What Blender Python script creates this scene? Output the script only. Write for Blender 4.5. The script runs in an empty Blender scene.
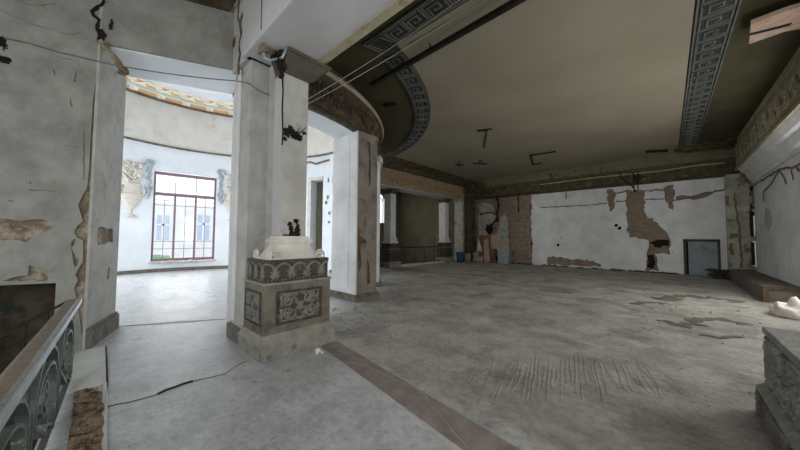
import bpy, bmesh, random
from math import *
from mathutils import Vector, Matrix, noise
random.seed(7)
scene = bpy.context.scene
COL = scene.collection
V = Vector

# ---------------------------------------------------------------- camera
FPX = 289.0
CAM = V((0, 0, 1.6))
_yaw, _pit, _rol = radians(42.8), atan(12.5/289), radians(0.36)
_F0 = V((-sin(_yaw), cos(_yaw), 0)); _R0 = V((cos(_yaw), sin(_yaw), 0)); _Z = V((0, 0, 1))
CF = _F0*cos(_pit)+_Z*sin(_pit); _U0 = _Z*cos(_pit)-_F0*sin(_pit)
CU = _U0*cos(_rol)-_R0*sin(_rol); CR = _R0*cos(_rol)+_U0*sin(_rol)
def ray(x, y): return CR*((x-400)/FPX)+CU*((225-y)/FPX)+CF
def on(x, y, p, n):
    """survey helper: where the sight line of a measured point meets a known wall or floor plane"""
    d = ray(x, y); n = V(n); return CAM+d*(n.dot(V(p)-CAM)/n.dot(d))
def atz(x, y, z=0): return on(x, y, (0, 0, z), (0, 0, 1))
def atx(x, y, X): return on(x, y, (X, 0, 0), (1, 0, 0))
def aty(x, y, Y): return on(x, y, (0, Y, 0), (0, 1, 0))
cd = bpy.data.cameras.new('camera'); cam = bpy.data.objects.new('camera', cd); COL.objects.link(cam)
cd.sensor_width = 36; cd.lens = FPX/800*36; cd.clip_start = .02; cd.clip_end = 300
M3 = Matrix((CR, CU, -CF)).transposed()
cam.matrix_world = Matrix.Translation(CAM) @ M3.to_4x4()
scene.camera = cam

# ---------------------------------------------------------------- materials
def rgb(r, g, b):
    f = lambda c: ((c/255)/12.92 if c/255 <= .04045 else ((c/255+.055)/1.055)**2.4)
    return (f(r), f(g), f(b), 1)
MATS = {}
def mat(name, c1, c2=None, scale=3., rough=.85, bump=.3, bscale=25., c3=None, t3=(.6, .68), s3=1.4, metal=0., detail=8, spec=.3, rr=None):
    """two tones of one surface mixed by noise, optional third tone (dirt, wear) in islands, bump by noise"""
    m = bpy.data.materials.new(name); m.use_nodes = True; nt = m.node_tree; N = nt.nodes; L = nt.links
    b = N['Principled BSDF']; b.inputs['Roughness'].default_value = rough; b.inputs['Metallic'].default_value = metal
    b.inputs['Specular IOR Level'].default_value = spec
    g = N.new('ShaderNodeNewGeometry')
    n1 = N.new('ShaderNodeTexNoise'); n1.inputs['Scale'].default_value = scale; n1.inputs['Detail'].default_value = detail
    n1.inputs['Roughness'].default_value = .62
    L.new(g.outputs['Position'], n1.inputs['Vector'])
    r = N.new('ShaderNodeValToRGB'); r.color_ramp.elements[0].position = .36; r.color_ramp.elements[1].position = .64
    r.color_ramp.elements[0].color = c1; r.color_ramp.elements[1].color = c2 or c1
    L.new(n1.outputs['Fac'], r.inputs['Fac']); out = r.outputs['Color']
    if c3:
        n3 = N.new('ShaderNodeTexNoise'); n3.inputs['Scale'].default_value = s3; n3.inputs['Detail'].default_value = 10
        n3.inputs['Roughness'].default_value = .68
        L.new(g.outputs['Position'], n3.inputs['Vector'])
        r3 = N.new('ShaderNodeValToRGB'); r3.color_ramp.elements[0].position = t3[0]; r3.color_ramp.elements[1].position = t3[1]
        r3.color_ramp.elements[0].color = (0, 0, 0, 1); r3.color_ramp.elements[1].color = (1, 1, 1, 1)
        L.new(n3.outputs['Fac'], r3.inputs['Fac'])
        mx = N.new('ShaderNodeMixRGB'); mx.inputs[2].default_value = c3
        L.new(r3.outputs['Color'], mx.inputs[0]); L.new(out, mx.inputs[1]); out = mx.outputs[0]
    L.new(out, b.inputs['Base Color'])
    if rr:
        mr = N.new('ShaderNodeMapRange'); mr.inputs['To Min'].default_value = rr[0]; mr.inputs['To Max'].default_value = rr[1]
        mr.inputs['From Min'].default_value = .35; mr.inputs['From Max'].default_value = .65
        L.new(n1.outputs['Fac'], mr.inputs['Value']); L.new(mr.outputs[0], b.inputs['Roughness'])
    if bump:
        nb = N.new('ShaderNodeTexNoise'); nb.inputs['Scale'].default_value = bscale; nb.inputs['Detail'].default_value = 9
        L.new(g.outputs['Position'], nb.inputs['Vector'])
        bp = N.new('ShaderNodeBump'); bp.inputs['Strength'].default_value = bump; bp.inputs['Distance'].default_value = .03
        L.new(nb.outputs['Fac'], bp.inputs['Height']); L.new(bp.outputs['Normal'], b.inputs['Normal'])
    MATS[name] = m; return m

def brick_mat(name, c1, c2, mortar, sc=1.0, dust=None):
    m = bpy.data.materials.new(name); m.use_nodes = True; nt = m.node_tree; N = nt.nodes; L = nt.links
    b = N['Principled BSDF']; b.inputs['Roughness'].default_value = .95; b.inputs['Specular IOR Level'].default_value = .1
    g = N.new('ShaderNodeNewGeometry'); sp = N.new('ShaderNodeSeparateXYZ'); L.new(g.outputs['Position'], sp.inputs[0])
    ad = N.new('ShaderNodeMath'); ad.operation = 'ADD'; L.new(sp.outputs['X'], ad.inputs[0]); L.new(sp.outputs['Y'], ad.inputs[1])
    cb = N.new('ShaderNodeCombineXYZ'); L.new(ad.outputs[0], cb.inputs[0]); L.new(sp.outputs['Z'], cb.inputs[1])
    br = N.new('ShaderNodeTexBrick'); br.inputs['Scale'].default_value = sc; br.inputs['Brick Width'].default_value = .26
    br.inputs['Row Height'].default_value = .08; br.inputs['Mortar Size'].default_value = .01
    br.inputs['Color1'].default_value = c1; br.inputs['Color2'].default_value = c2; br.inputs['Mortar'].default_value = mortar
    L.new(cb.outputs[0], br.inputs['Vector'])
    n3 = N.new('ShaderNodeTexNoise'); n3.inputs['Scale'].default_value = 3.2; n3.inputs['Detail'].default_value = 10; n3.inputs['Roughness'].default_value = .7
    L.new(g.outputs['Position'], n3.inputs['Vector'])
    r3 = N.new('ShaderNodeValToRGB'); r3.color_ramp.elements[0].position = .45; r3.color_ramp.elements[1].position = .62
    r3.color_ramp.elements[0].color = (0, 0, 0, 1); r3.color_ramp.elements[1].color = (.8, .8, .8, 1)
    L.new(n3.outputs['Fac'], r3.inputs['Fac'])
    mx = N.new('ShaderNodeMixRGB'); mx.inputs[2].default_value = dust or mortar
    L.new(r3.outputs['Color'], mx.inputs[0]); L.new(br.outputs['Color'], mx.inputs[1]); L.new(mx.outputs[0], b.inputs['Base Color'])
    bp = N.new('ShaderNodeBump'); bp.inputs['Strength'].default_value = .8; bp.inputs['Distance'].default_value = .04
    L.new(n3.outputs['Fac'], bp.inputs['Height']); L.new(bp.outputs['Normal'], b.inputs['Normal'])
    return m

WALLG = mat('grey plaster', rgb(124, 125, 119), rgb(150, 150, 144), 2.4, c3=rgb(124, 118, 104), t3=(.58, .74), s3=3.2, bump=.4, bscale=14, detail=12)
PLW = mat('white plaster', rgb(196, 197, 196), rgb(216, 217, 217), 1.4, c3=rgb(168, 164, 156), t3=(.66, .74), s3=1.7, bump=.18, bscale=10)
SOF = mat('soffit plaster', rgb(170, 170, 170), rgb(186, 186, 187), .8, bump=.08, bscale=4)
ROT = mat('bluish white paint', rgb(214, 220, 226), rgb(226, 231, 236), 1.2, bump=.1, bscale=8)
BEI = mat('beige plaster band', rgb(206, 202, 194), rgb(220, 217, 210), 1.3, c3=rgb(192, 186, 176), t3=(.58, .7), bump=.12)
REN = mat('old brown render', rgb(98, 86, 70), rgb(130, 115, 95), 5, c3=rgb(158, 150, 132), t3=(.5, .6), s3=4, bump=.9, bscale=16)
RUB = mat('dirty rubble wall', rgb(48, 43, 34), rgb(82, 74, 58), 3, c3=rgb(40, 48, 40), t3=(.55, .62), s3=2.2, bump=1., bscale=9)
BRK = brick_mat('exposed brick', rgb(112, 92, 78), rgb(142, 122, 106), rgb(150, 142, 130), 1., rgb(118, 110, 98))
OLIVE = mat('olive ceiling', rgb(60, 57, 38), rgb(73, 69, 48), 1.2, c3=rgb(88, 83, 63), t3=(.64, .74), bump=.15)
PANEL = mat('beige ceiling', rgb(133, 126, 110), rgb(145, 138, 121), .5, bump=.06, bscale=5)
FRD = mat('fret ground', rgb(40, 43, 42), rgb(53, 57, 56), 3, bump=.2)
FRL = mat('fret key', rgb(84, 86, 82), rgb(101, 103, 98), 3, bump=.2)
DKB = mat('dark broken plaster', rgb(62, 54, 38), rgb(92, 82, 60), 4, c3=rgb(124, 114, 92), t3=(.58, .66), s3=3, bump=1., bscale=14)
ARC = mat('dark ornament', rgb(58, 50, 41), rgb(84, 74, 62), 6, c3=rgb(110, 100, 84), t3=(.58, .68), s3=5, bump=1., bscale=22)
PST = mat('weathered pale stone', rgb(118, 118, 112), rgb(144, 144, 138), 7, c3=rgb(92, 90, 82), t3=(.54, .66), s3=6, bump=.6)
DBR = mat('dark brown render', rgb(78, 58, 44), rgb(104, 82, 66), 7, c3=rgb(122, 104, 86), t3=(.55, .63), s3=6, bump=.9)
FRZ = mat('frieze plaster', rgb(146, 138, 114), rgb(170, 162, 136), 3, c3=rgb(120, 112, 90), t3=(.56, .66), s3=5, bump=.5)
FRZ2 = mat('brown frieze plaster', rgb(104, 90, 70), rgb(128, 113, 90), 4, c3=rgb(140, 112, 88), t3=(.6, .68), s3=3, bump=.7)
STO = mat('grey stone', rgb(124, 121, 113), rgb(145, 142, 133), 5, c3=rgb(92, 87, 78), t3=(.56, .66), s3=4, bump=.45, bscale=40)
CARV = mat('carved stone relief', rgb(110, 107, 99), rgb(134, 131, 121), 9, c3=rgb(88, 84, 76), t3=(.55, .65), s3=12, bump=.5, bscale=50)
STB = mat('brown stained stone', rgb(98, 92, 81), rgb(118, 112, 101), 4, c3=rgb(76, 68, 56), t3=(.52, .66), s3=3, bump=.35, bscale=40)
ORN = mat('carved stone', rgb(58, 56, 52), rgb(78, 75, 70), 7, c3=rgb(110, 107, 98), t3=(.56, .66), s3=9, bump=.5, bscale=50)  # darker twin of the relief stone: recess shade put into colour
WST = mat('white stone', rgb(198, 194, 186), rgb(216, 212, 205), 5, c3=rgb(160, 150, 136), t3=(.6, .7), s3=6, bump=.25, bscale=30)
SHF = mat('light grey shaft plaster', rgb(156, 155, 151), rgb(176, 175, 170), 3, c3=rgb(138, 134, 125), t3=(.58, .72), s3=4, bump=.3, bscale=14)
CAPM = mat('grey capital', rgb(70, 66, 58), rgb(88, 83, 74), 6, c3=rgb(58, 52, 44), t3=(.56, .66), s3=6, bump=.5)
PLINTH = mat('dark skirting', rgb(92, 88, 80), rgb(118, 113, 104), 6, c3=rgb(80, 62, 50), t3=(.58, .68), s3=5, bump=.4)
SLAB = mat('white slab', rgb(176, 178, 172), rgb(192, 194, 188), 3, c3=rgb(150, 146, 134), t3=(.6, .7), rough=.55, bump=.2)
DIRT = mat('dirt', rgb(96, 76, 58), rgb(150, 130, 106), 14, c3=rgb(62, 46, 36), t3=(.52, .6), s3=11, bump=1., bscale=30)
REDT = mat('red tile strip', rgb(118, 106, 102), rgb(134, 124, 119), 4, c3=rgb(138, 132, 126), t3=(.5, .66), s3=5, bump=.3)
IRON = mat('painted iron', rgb(62, 68, 65), rgb(88, 94, 90), 8, rough=.35, c3=rgb(124, 126, 120), t3=(.6, .68), s3=12, bump=.25, metal=.2, spec=.5)
DIRON = mat('dark iron', rgb(28, 27, 24), rgb(44, 42, 38), 8, rough=.5, bump=.2, metal=.3)
RAILW = mat('handrail wood', rgb(100, 90, 80), rgb(122, 112, 100), 9, rough=.45, bump=.2, spec=.5)
STEEL_HL = mat('pale steel and rail highlight', rgb(150, 160, 168), rgb(176, 186, 192), 12, rough=.3, metal=.55, bump=.1)  # serves a bent strap and the handrail's painted highlight
WFR = mat('brown window frame', rgb(118, 98, 102), rgb(134, 114, 118), 8, rough=.6, bump=.1)  # lightened: window haze put into the frame colour
WOODP = mat('raw pinkish timber', rgb(172, 146, 130), rgb(194, 170, 154), 7, rough=.8, bump=.4, c3=rgb(150, 116, 96), t3=(.55, .65), s3=4)
BLACK = mat('black', rgb(14, 14, 14), rgb(22, 21, 20), 8, bump=.2)
CHAR = mat('charred', rgb(16, 14, 12), rgb(34, 28, 24), 12, bump=.8)
BLUEB = mat('blue grey board', rgb(124, 134, 140), rgb(140, 150, 154), 2, c3=rgb(120, 118, 104), t3=(.58, .66), bump=.1)
DKOL = mat('dark olive wall', rgb(92, 88, 70), rgb(106, 101, 82), 1.5, bump=.1)
PEEL = mat('peeling cream paint', rgb(150, 150, 138), rgb(176, 175, 164), 3, c3=rgb(112, 108, 94), t3=(.54, .62), s3=2.2, bump=.4)
ORA = mat('orange painted ornament', rgb(206, 160, 112), rgb(216, 174, 128), 3, bump=.1)
TEAL = mat('pale green painted ornament', rgb(172, 188, 178), rgb(190, 204, 196), 3, bump=.1)
CREAM = mat('cream painted ornament', rgb(236, 226, 206), rgb(244, 238, 222), 3, bump=.2)
STUC = mat('cream stucco relief', rgb(196, 190, 178), rgb(216, 210, 200), 9, c3=rgb(150, 150, 150), t3=(.56, .66), s3=9, bump=.6)
STUB = mat('grey blue stucco relief', rgb(150, 160, 166), rgb(178, 186, 190), 9, bump=.5)
BLDG = mat('pale facade', rgb(226, 226, 230), rgb(236, 236, 240), 1, bump=0)
BLWN = mat('facade window', rgb(176, 196, 218), rgb(190, 206, 224), 1, bump=0, rough=.3)
LEAF = mat('shrub leaves', rgb(110, 156, 116), rgb(150, 186, 150), 6, bump=.2)
CONC = mat('curb concrete', rgb(94, 90, 82), rgb(114, 110, 101), 3, c3=rgb(76, 71, 61), t3=(.55, .66), bump=.5)
PLANK = mat('dark plank', rgb(66, 54, 36), rgb(88, 74, 52), 8, bump=.4)
CLOTH = mat('pale cloth', rgb(206, 198, 190), rgb(224, 218, 212), 6, bump=.3)
PLASB = mat('blue plastic', rgb(52, 82, 104), rgb(64, 94, 116), 4, rough=.5, bump=.1)
GREYM = mat('grey sheet metal', rgb(128, 136, 138), rgb(146, 152, 154), 4, rough=.5, bump=.15, metal=.2)
BOARD = mat('brown board', rgb(122, 84, 62), rgb(150, 108, 82), 5, bump=.3)
TANB = mat('tan board', rgb(178, 160, 128), rgb(190, 172, 140), 3, bump=.2)
WIREM = mat('grey cable', rgb(96, 96, 92), rgb(118, 118, 112), 8, bump=0)
WIREL = mat('pale wire', rgb(146, 143, 128), rgb(160, 157, 142), 8, bump=0)
STEP = mat('stair stone', rgb(44, 42, 37), rgb(60, 57, 50), 4, bump=.4)
ROCK = mat('rubble stones', rgb(108, 104, 96), rgb(140, 136, 128), 12, bump=.4)

def floor_mat():
    m = mat('dusty concrete floor', rgb(148, 145, 138), rgb(182, 179, 171), 1.6, c3=rgb(128, 123, 114), t3=(.5, .66), s3=1.1, detail=14, bump=0, rough=.6, spec=.4)
    nt = m.node_tree; N = nt.nodes; L = nt.links; b = N['Principled BSDF']
    g = N.new('ShaderNodeNewGeometry')
    def noise_n(s, d=10, r=.65):
        n = N.new('ShaderNodeTexNoise'); n.inputs['Scale'].default_value = s; n.inputs['Detail'].default_value = d; n.inputs['Roughness'].default_value = r
        L.new(g.outputs['Position'], n.inputs['Vector']); return n
    # smoother trodden concrete in the stair hall and rotunda, loose dust in the hall
    sp = N.new('ShaderNodeSeparateXYZ'); L.new(g.outputs['Position'], sp.inputs[0])
    def math(op, a, bb, clamp=False):
        n = N.new('ShaderNodeMath'); n.operation = op; n.use_clamp = clamp
        for i, v in enumerate((a, bb)):
            if isinstance(v, (int, float)): n.inputs[i].default_value = v
            else: L.new(v, n.inputs[i])
        return n.outputs[0]
    nw = noise_n(1.1, 6)
    # dust grows with Y beyond the red strip (Y about 2.2), outside the rotunda ring
    dx = math('ADD', sp.outputs['X'], 11.2); dy = math('ADD', sp.outputs['Y'], -2.5)
    rad = math('SQRT', math('ADD', math('MULTIPLY', dx, dx), math('MULTIPLY', dy, dy)), 0)
    a = math('MULTIPLY', math('ADD', sp.outputs['Y'], -2.1), 2.2, True)
    bq = math('MULTIPLY', math('ADD', rad, -5.6), 1.6, True)
    dust = math('MULTIPLY', a, bq, True)
    fine = noise_n(14, 12, .8); mid = noise_n(3.2, 12, .72)
    # colour: smoother zone bluer/lighter, window light on the cement put into colour
    mx = N.new('ShaderNodeMixRGB'); base = b.inputs['Base Color'].links[0].from_socket
    sm = N.new('ShaderNodeValToRGB'); sm.color_ramp.elements[0].position = .34; sm.color_ramp.elements[1].position = .66
    sm.color_ramp.elements[0].color = rgb(160, 162, 163); sm.color_ramp.elements[1].color = rgb(196, 198, 199)
    L.new(mid.outputs['Fac'], sm.inputs['Fac'])
    L.new(dust, mx.inputs[0]); L.new(sm.outputs['Color'], mx.inputs[1]); L.new(base, mx.inputs[2])
    # speckle of fine grit
    sk = N.new('ShaderNodeValToRGB'); sk.color_ramp.elements[0].position = .38; sk.color_ramp.elements[1].position = .54
    sk.color_ramp.elements[0].color = (.62, .61, .60, 1); sk.color_ramp.elements[1].color = (1, 1, 1, 1)
    L.new(fine.outputs['Fac'], sk.inputs['Fac'])
    m2 = N.new('ShaderNodeMixRGB'); m2.blend_type = 'MULTIPLY'; m2.inputs[0].default_value = .8
    L.new(mx.outputs[0], m2.inputs[1]); L.new(sk.outputs['Color'], m2.inputs[2]); L.new(m2.outputs[0], b.inputs['Base Color'])
    rg = math('ADD', math('MULTIPLY', dust, .38), math('ADD', math('MULTIPLY', nw.outputs['Fac'], .4), .12))
    L.new(rg, b.inputs['Roughness'])
    h = math('ADD', math('MULTIPLY', fine.outputs['Fac'], .5), math('MULTIPLY', mid.outputs['Fac'], 1.0))
    hh = math('MULTIPLY', h, math('ADD', math('MULTIPLY', dust, .8), .2))
    # combed tread marks in the dust
    wv = N.new('ShaderNodeTexWave'); wv.inputs['Scale'].default_value = 5; wv.inputs['Distortion'].default_value = 2.5
    mp = N.new('ShaderNodeMapping'); mp.inputs['Rotation'].default_value = (0, 0, 2.1); L.new(g.outputs['Position'], mp.inputs['Vector']); L.new(mp.outputs[0], wv.inputs['Vector'])
    ex = math('ADD', sp.outputs['X'], 1.2); ey = math('ADD', sp.outputs['Y'], -4.3)
    rr = math('SQRT', math('ADD', math('MULTIPLY', ex, ex), math('MULTIPLY', math('MULTIPLY', ey, ey), .5)), 0)
    mk = math('SUBTRACT', .9, rr, True); mk2 = math('MULTIPLY', math('MULTIPLY', mk, math('MULTIPLY', wv.outputs['Fac'], 1.4)), math('GREATER_THAN', mid.outputs['Fac'], .44))
    
    bp = N.new('ShaderNodeBump'); bp.inputs['Strength'].default_value = 1.; bp.inputs['Distance'].default_value = .05
    L.new(hh, bp.inputs['Height']); L.new(bp.outputs['Normal'], b.inputs['Normal'])
    return m
FLOOR = floor_mat()

# ---------------------------------------------------------------- mesh helpers
def NB(): return bmesh.new()
def base_of(p):
    w = V((0, 0, 0))
    while p is not None: w = w+p.location; p = p.parent
    return w
def obj(name, bm, m, parent=None, smooth=False, bevel=0, own=False):
    """links one mesh; own=True gives a top-level thing its origin at its own base"""
    bmesh.ops.recalc_face_normals(bm, faces=bm.faces)
    off = V((0, 0, 0))
    if parent is not None: off = base_of(parent)
    elif own:
        xs = [v.co for v in bm.verts]
        off = V(((min(c.x for c in xs)+max(c.x for c in xs))/2, (min(c.y for c in xs)+max(c.y for c in xs))/2, min(c.z for c in xs)))
    bmesh.ops.translate(bm, verts=bm.verts, vec=-off)
    me = bpy.data.meshes.new(name); bm.to_mesh(me); bm.free()
    ms = m if isinstance(m, (list, tuple)) else [m]
    for q in ms: me.materials.append(q)
    if smooth:
        for p in me.polygons: p.use_smooth = True
    o = bpy.data.objects.new(name, me); COL.objects.link(o)
    if parent is not None: o.parent = parent
    elif own: o.location = off
    if bevel:
        b = o.modifiers.new('bevel', 'BEVEL'); b.width = bevel; b.segments = 2; b.limit_method = 'ANGLE'
    return o
def tag(o, label=None, cat=None, group=None, kind=None):
    if label: o['label'] = label
    if cat: o['category'] = cat
    if group: o['group'] = group
    if kind: o['kind'] = kind
    return o
def thing(name, loc, label, cat, group=None, rz=0):
    o = bpy.data.objects.new(name, None); COL.objects.link(o); o.location = loc; o.empty_display_size = .1
    o.rotation_euler.z = rz
    return tag(o, label, cat, group)
def struct(name, bm, m, label=None, parent=None, **k):
    o = obj(name, bm, m, parent, **k)
    if parent is None: o['kind'] = 'structure'
    if label: o['label'] = label
    return o
def dup(root, loc, rz=0, label=None):
    def cp(o, par):
        c = o.copy(); COL.objects.link(c)
        if par is not None: c.parent = par
        for ch in [q for q in o.children]: cp(ch, c)
        return c
    r = cp(root, None); r.location = loc; r.rotation_euler.z = rz
    if label: r['label'] = label
    return r
def hexa(bm, a, b):
    """a, b: two loops of equal length -> closed solid"""
    va = [bm.verts.new(p) for p in a]; vb = [bm.verts.new(p) for p in b]; n = len(va)
    bm.faces.new(va); bm.faces.new(vb[::-1])
    for i in range(n): bm.faces.new((va[i], va[(i+1) % n], vb[(i+1) % n], vb[i]))
def box(bm, x0, x1, y0, y1, z0, z1):
    hexa(bm, [(x0, y0, z0), (x1, y0, z0), (x1, y1, z0), (x0, y1, z0)], [(x0, y0, z1), (x1, y0, z1), (x1, y1, z1), (x0, y1, z1)])
def prism(bm, pts, z0, z1):
    hexa(bm, [(p[0], p[1], z0) for p in pts], [(p[0], p[1], z1) for p in pts])
def loft(bm, secs):
    """secs: (x0,x1,y0,y1,z) rectangles"""
    rows = []
    for x0, x1, y0, y1, z in secs: rows.append([bm.verts.new(p) for p in ((x0, y0, z), (x1, y0, z), (x1, y1, z), (x0, y1, z))])
    bm.faces.new(rows[0]); bm.faces.new(rows[-1][::-1])
    for a, b in zip(rows, rows[1:]):
        for i in range(4): bm.faces.new((a[i], a[(i+1) % 4], b[(i+1) % 4], b[i]))
def sweep(bm, path, sec, ref, closed=False):
    """sec: 2D section (s along side, t along ref)"""
    path = [V(p) for p in path]; n = len(path); rows = []
    ref = V(ref)
    for i, p in enumerate(path):
        if closed: t = path[(i+1) % n]-path[i-1]
        else: t = path[min(i+1, n-1)]-path[max(i-1, 0)]
        if t.length < 1e-9: t = V((1, 0, 0))
        t.normalize(); s = t.cross(ref)
        if s.length < 1e-6: s = t.cross(V((.3, .5, .8)))
        s.normalize(); r = s.cross(t).normalized()
        rows.append([bm.verts.new(p+s*a+r*b) for a, b in sec])
    k = len(sec); m = n if closed else n-1
    for i in range(m):
        a, b = rows[i], rows[(i+1) % n]
        for j in range(k): bm.faces.new((a[j], a[(j+1) % k], b[(j+1) % k], b[j]))
    if not closed: bm.faces.new(rows[0][::-1]); bm.faces.new(rows[-1])
def circ(r, n=6, fl=1): return [(r*cos(2*pi*i/n), r*fl*sin(2*pi*i/n)) for i in range(n)]
def rect(a, b): return [(-a, -b), (a, -b), (a, b), (-a, b)]
def tube(bm, path, r, n=6, ref=(0, 0, 1)): sweep(bm, path, circ(r, n), ref)
RC = V((-11.2, 2.5, 0))
def rp(r, deg, z=0): return V((RC.x+r*cos(radians(deg)), RC.y+r*sin(radians(deg)), z))
def arcsolid(bm, prof, a0, a1, n):
    """closed (r,z) profile swept round the rotunda's centre"""
    full = abs(a1-a0) >= 359.9; rows = []
    for i in range(n if full else n+1):
        a = a0+(a1-a0)*i/n; rows.append([bm.verts.new(rp(r, a, z)) for r, z in prof])
    k = len(prof)
    for i in range(n):
        A, B = rows[i], rows[(i+1) % len(rows)]
        for j in range(k): bm.faces.new((A[j], A[(j+1) % k], B[(j+1) % k], B[j]))
    if not full: bm.faces.new(rows[0][::-1]); bm.faces.new(rows[-1])
def lineprof(bm, prof, y0, y1, axis='y'):
    """closed profile [(x,z)] extruded along y (or [(y,z)] along x)"""
    if axis == 'y': hexa(bm, [(x, y0, z) for x, z in prof], [(x, y1, z) for x, z in prof])
    else: hexa(bm, [(y0, y, z) for y, z in prof], [(y1, y, z) for y, z in prof])
def rag(pts, amp=.02, step=.08, seed=0):
    """ragged outline: subdivide and jitter"""
    rnd = random.Random(seed); out = []
    n = len(pts)
    for i in range(n):
        a = pts[i]; b = pts[(i+1) % n]; L = hypot(b[0]-a[0], b[1]-a[1]); k = max(1, int(L/step))
        for j in range(k):
            t = j/k; out.append((a[0]+(b[0]-a[0])*t+rnd.uniform(-amp, amp), a[1]+(b[1]-a[1])*t+rnd.uniform(-amp, amp)))
    return out
def sheet(bm, outer, holes, fn, depth):
    """flat sheet with holes in (u,v), mapped by fn(u,v,w) and given thickness depth"""
    t = bmesh.new(); edges = []
    for loop in [outer]+list(holes):
        vs = [t.verts.new((p[0], p[1], 0)) for p in loop]
        for i in range(len(vs)): edges.append(t.edges.new((vs[i], vs[(i+1) % len(vs)])))
    bmesh.ops.triangle_fill(t, edges=edges, use_beauty=True, use_dissolve=False)
    idx = {}; fr = []; bk = []
    for i, v in enumerate(t.verts): idx[v] = i; fr.append(bm.verts.new(fn(v.co.x, v.co.y, 0))); bk.append(bm.verts.new(fn(v.co.x, v.co.y, depth)))
    for f in t.faces:
        q = [idx[v] for v in f.verts]; bm.faces.new([fr[i] for i in q]); bm.faces.new([bk[i] for i in q[::-1]])
    for e in t.edges:
        if len(e.link_faces) == 1:
            a, b = idx[e.verts[0]], idx[e.verts[1]]; bm.faces.new((fr[a], fr[b], bk[b], bk[a]))
    t.free()
def lump(bm, c, r, sq=(1, 1, 1), seed=0, sub=1, amp=.35):
    g = bmesh.ops.create_icosphere(bm, subdivisions=sub, radius=1)
    for v in g['verts']:
        n = noise.noise(v.co*1.7+V((seed*3.1, seed*1.7, 0)))
        v.co = V((v.co.x*sq[0], v.co.y*sq[1], v.co.z*sq[2]))*r*(1+amp*n*2)+V(c)
def ribbon(bm, pts, w, nrm, step=.12, j=.35, lift=.006):
    """ragged flat strip of varying width lying on a wall or floor"""
    nrm = V(nrm).normalized(); q = []
    for a, b in zip(pts, pts[1:]):
        k = max(1, int((b-a).length/step))
        for i in range(k): q.append(a.lerp(b, i/k))
    q.append(pts[-1]); rows = []
    for i, p in enumerate(q):
        t = (q[min(i+1, len(q)-1)]-q[max(i-1, 0)]).normalized(); sd = t.cross(nrm).normalized()
        a = w*random.uniform(.3, 1.2); b = w*random.uniform(.3, 1.2); o = sd*random.uniform(-j, j)*w
        rows.append([bm.verts.new(p+o+sd*a+nrm*lift), bm.verts.new(p+o-sd*b+nrm*lift), bm.verts.new(p+o-sd*b-nrm*lift), bm.verts.new(p+o+sd*a-nrm*lift)])
    for a, b in zip(rows, rows[1:]):
        for k in range(4): bm.faces.new((a[k], a[(k+1) % 4], b[(k+1) % 4], b[k]))
    bm.faces.new(rows[0][::-1]); bm.faces.new(rows[-1])
def spiral(cx, cy, r0, r1, a0, turns, n=16):
    return [(cx+(r0+(r1-r0)*i/n)*cos(a0+turns*2*pi*i/n), cy+(r0+(r1-r0)*i/n)*sin(a0+turns*2*pi*i/n)) for i in range(n+1)]

def ringhit(x, y, r):
    d = ray(x, y); o = V((CAM.x-RC.x, CAM.y-RC.y)); dd = V((d.x, d.y)); a = dd.dot(dd); b = 2*o.dot(dd); q = o.dot(o)-r*r
    t = (-b+sqrt(b*b-4*a*q))/2/a; P = CAM+d*t
    return degrees(atan2(P.y-RC.y, P.x-RC.x)) % 360, P
ZC = 5.5      # hall ceiling
XR = 2.5      # right wall
YF = 18.6     # far wall

# ================================================================ SETTING
P0 = V((-6.03, .03, 0)); E1 = V((-.370, -.929, 0)).normalized(); NW = V((.929, -.370, 0)); E2 = V((-.951, .309, 0))
def WL(u, z, w=0): return V((P0.x, P0.y, z))+E1*u-NW*w     # stair hall wall plane
# ---- floor
bm = NB()
prism(bm, [(-6.03, -.06), (XR+.3, -.6), (XR+.3, YF+.3), (-11.3, YF+.3), (-11.3, 9.4), (-6.03, 9.4)], -.25, 0)
prism(bm, [(-17.2, -4), (-8.4, -4), (-7.3, -1.0), (-7.0, -.1), (-6.25, .0), (-6.03, -.06), (-6.03, 9.4), (-17.2, 9.4)], -.25, 0)
prism(bm, [(.6, -4), (XR+.3, -4), (XR+.3, -.6), (.6, -.467)], -.25, 0)
struct('floor', bm, FLOOR, 'dusty bare concrete floor of the derelict hall')
bm = NB(); box(bm, -8.5, XR+.3, -4, -.06, -3.0, -2.8); struct('floor_stairwell', bm, STEP)
bm = NB(); box(bm, -17.5, -11.3, 9.3, 19, -3.0, -2.8); struct('floor_far_stairwell', bm, STEP)

# ---- ceilings
bm = NB()
cq = [rp(5.7, a) for a in range(-4, 97, 4)]
cq = [(p.x, p.y) for p in cq]+[(-11.9, YF+.3), (XR+.3, YF+.3), (XR+.3, 2.0)]
prism(bm, cq, ZC, ZC+.2)
struct('ceiling', bm, OLIVE, 'olive plaster ceiling of the hall')
# beige central field of the ceiling, cut by the rotunda's arc
pts = []
a1 = degrees(asin((4.03-RC.y)/7.5)); a2 = degrees(acos((-9.55-RC.x)/7.5))
for i in range(41):
    p = rp(7.47, a1+(a2-a1)*i/40); pts.append((p.x, p.y))
pts += [(-9.55, 17.8), (.42, 17.8), (.42, 4.03)]
bm = NB(); hexa(bm, [(x, y, ZC-.03) for x, y in pts], [(x, y, ZC) for x, y in pts]); struct('ceiling_panel', bm, PANEL, 'smooth beige field of the hall ceiling')
bm = NB()
q = [WL(0, 0, .3), WL(4.4, 0, .3), V((XR+.3, -4.2, 0)), V((XR+.3, 1.5, 0)), V((-5.5, 1.5, 0))]; prism(bm, [(p.x, p.y) for p in q], 5.4, 5.57); struct('ceiling_near', bm, DKB)
bm = NB(); box(bm, -17.5, -11.2, 8.9, 19, 5.6, 5.8); struct('ceiling_far_stairwell', bm, DKOL)

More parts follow.
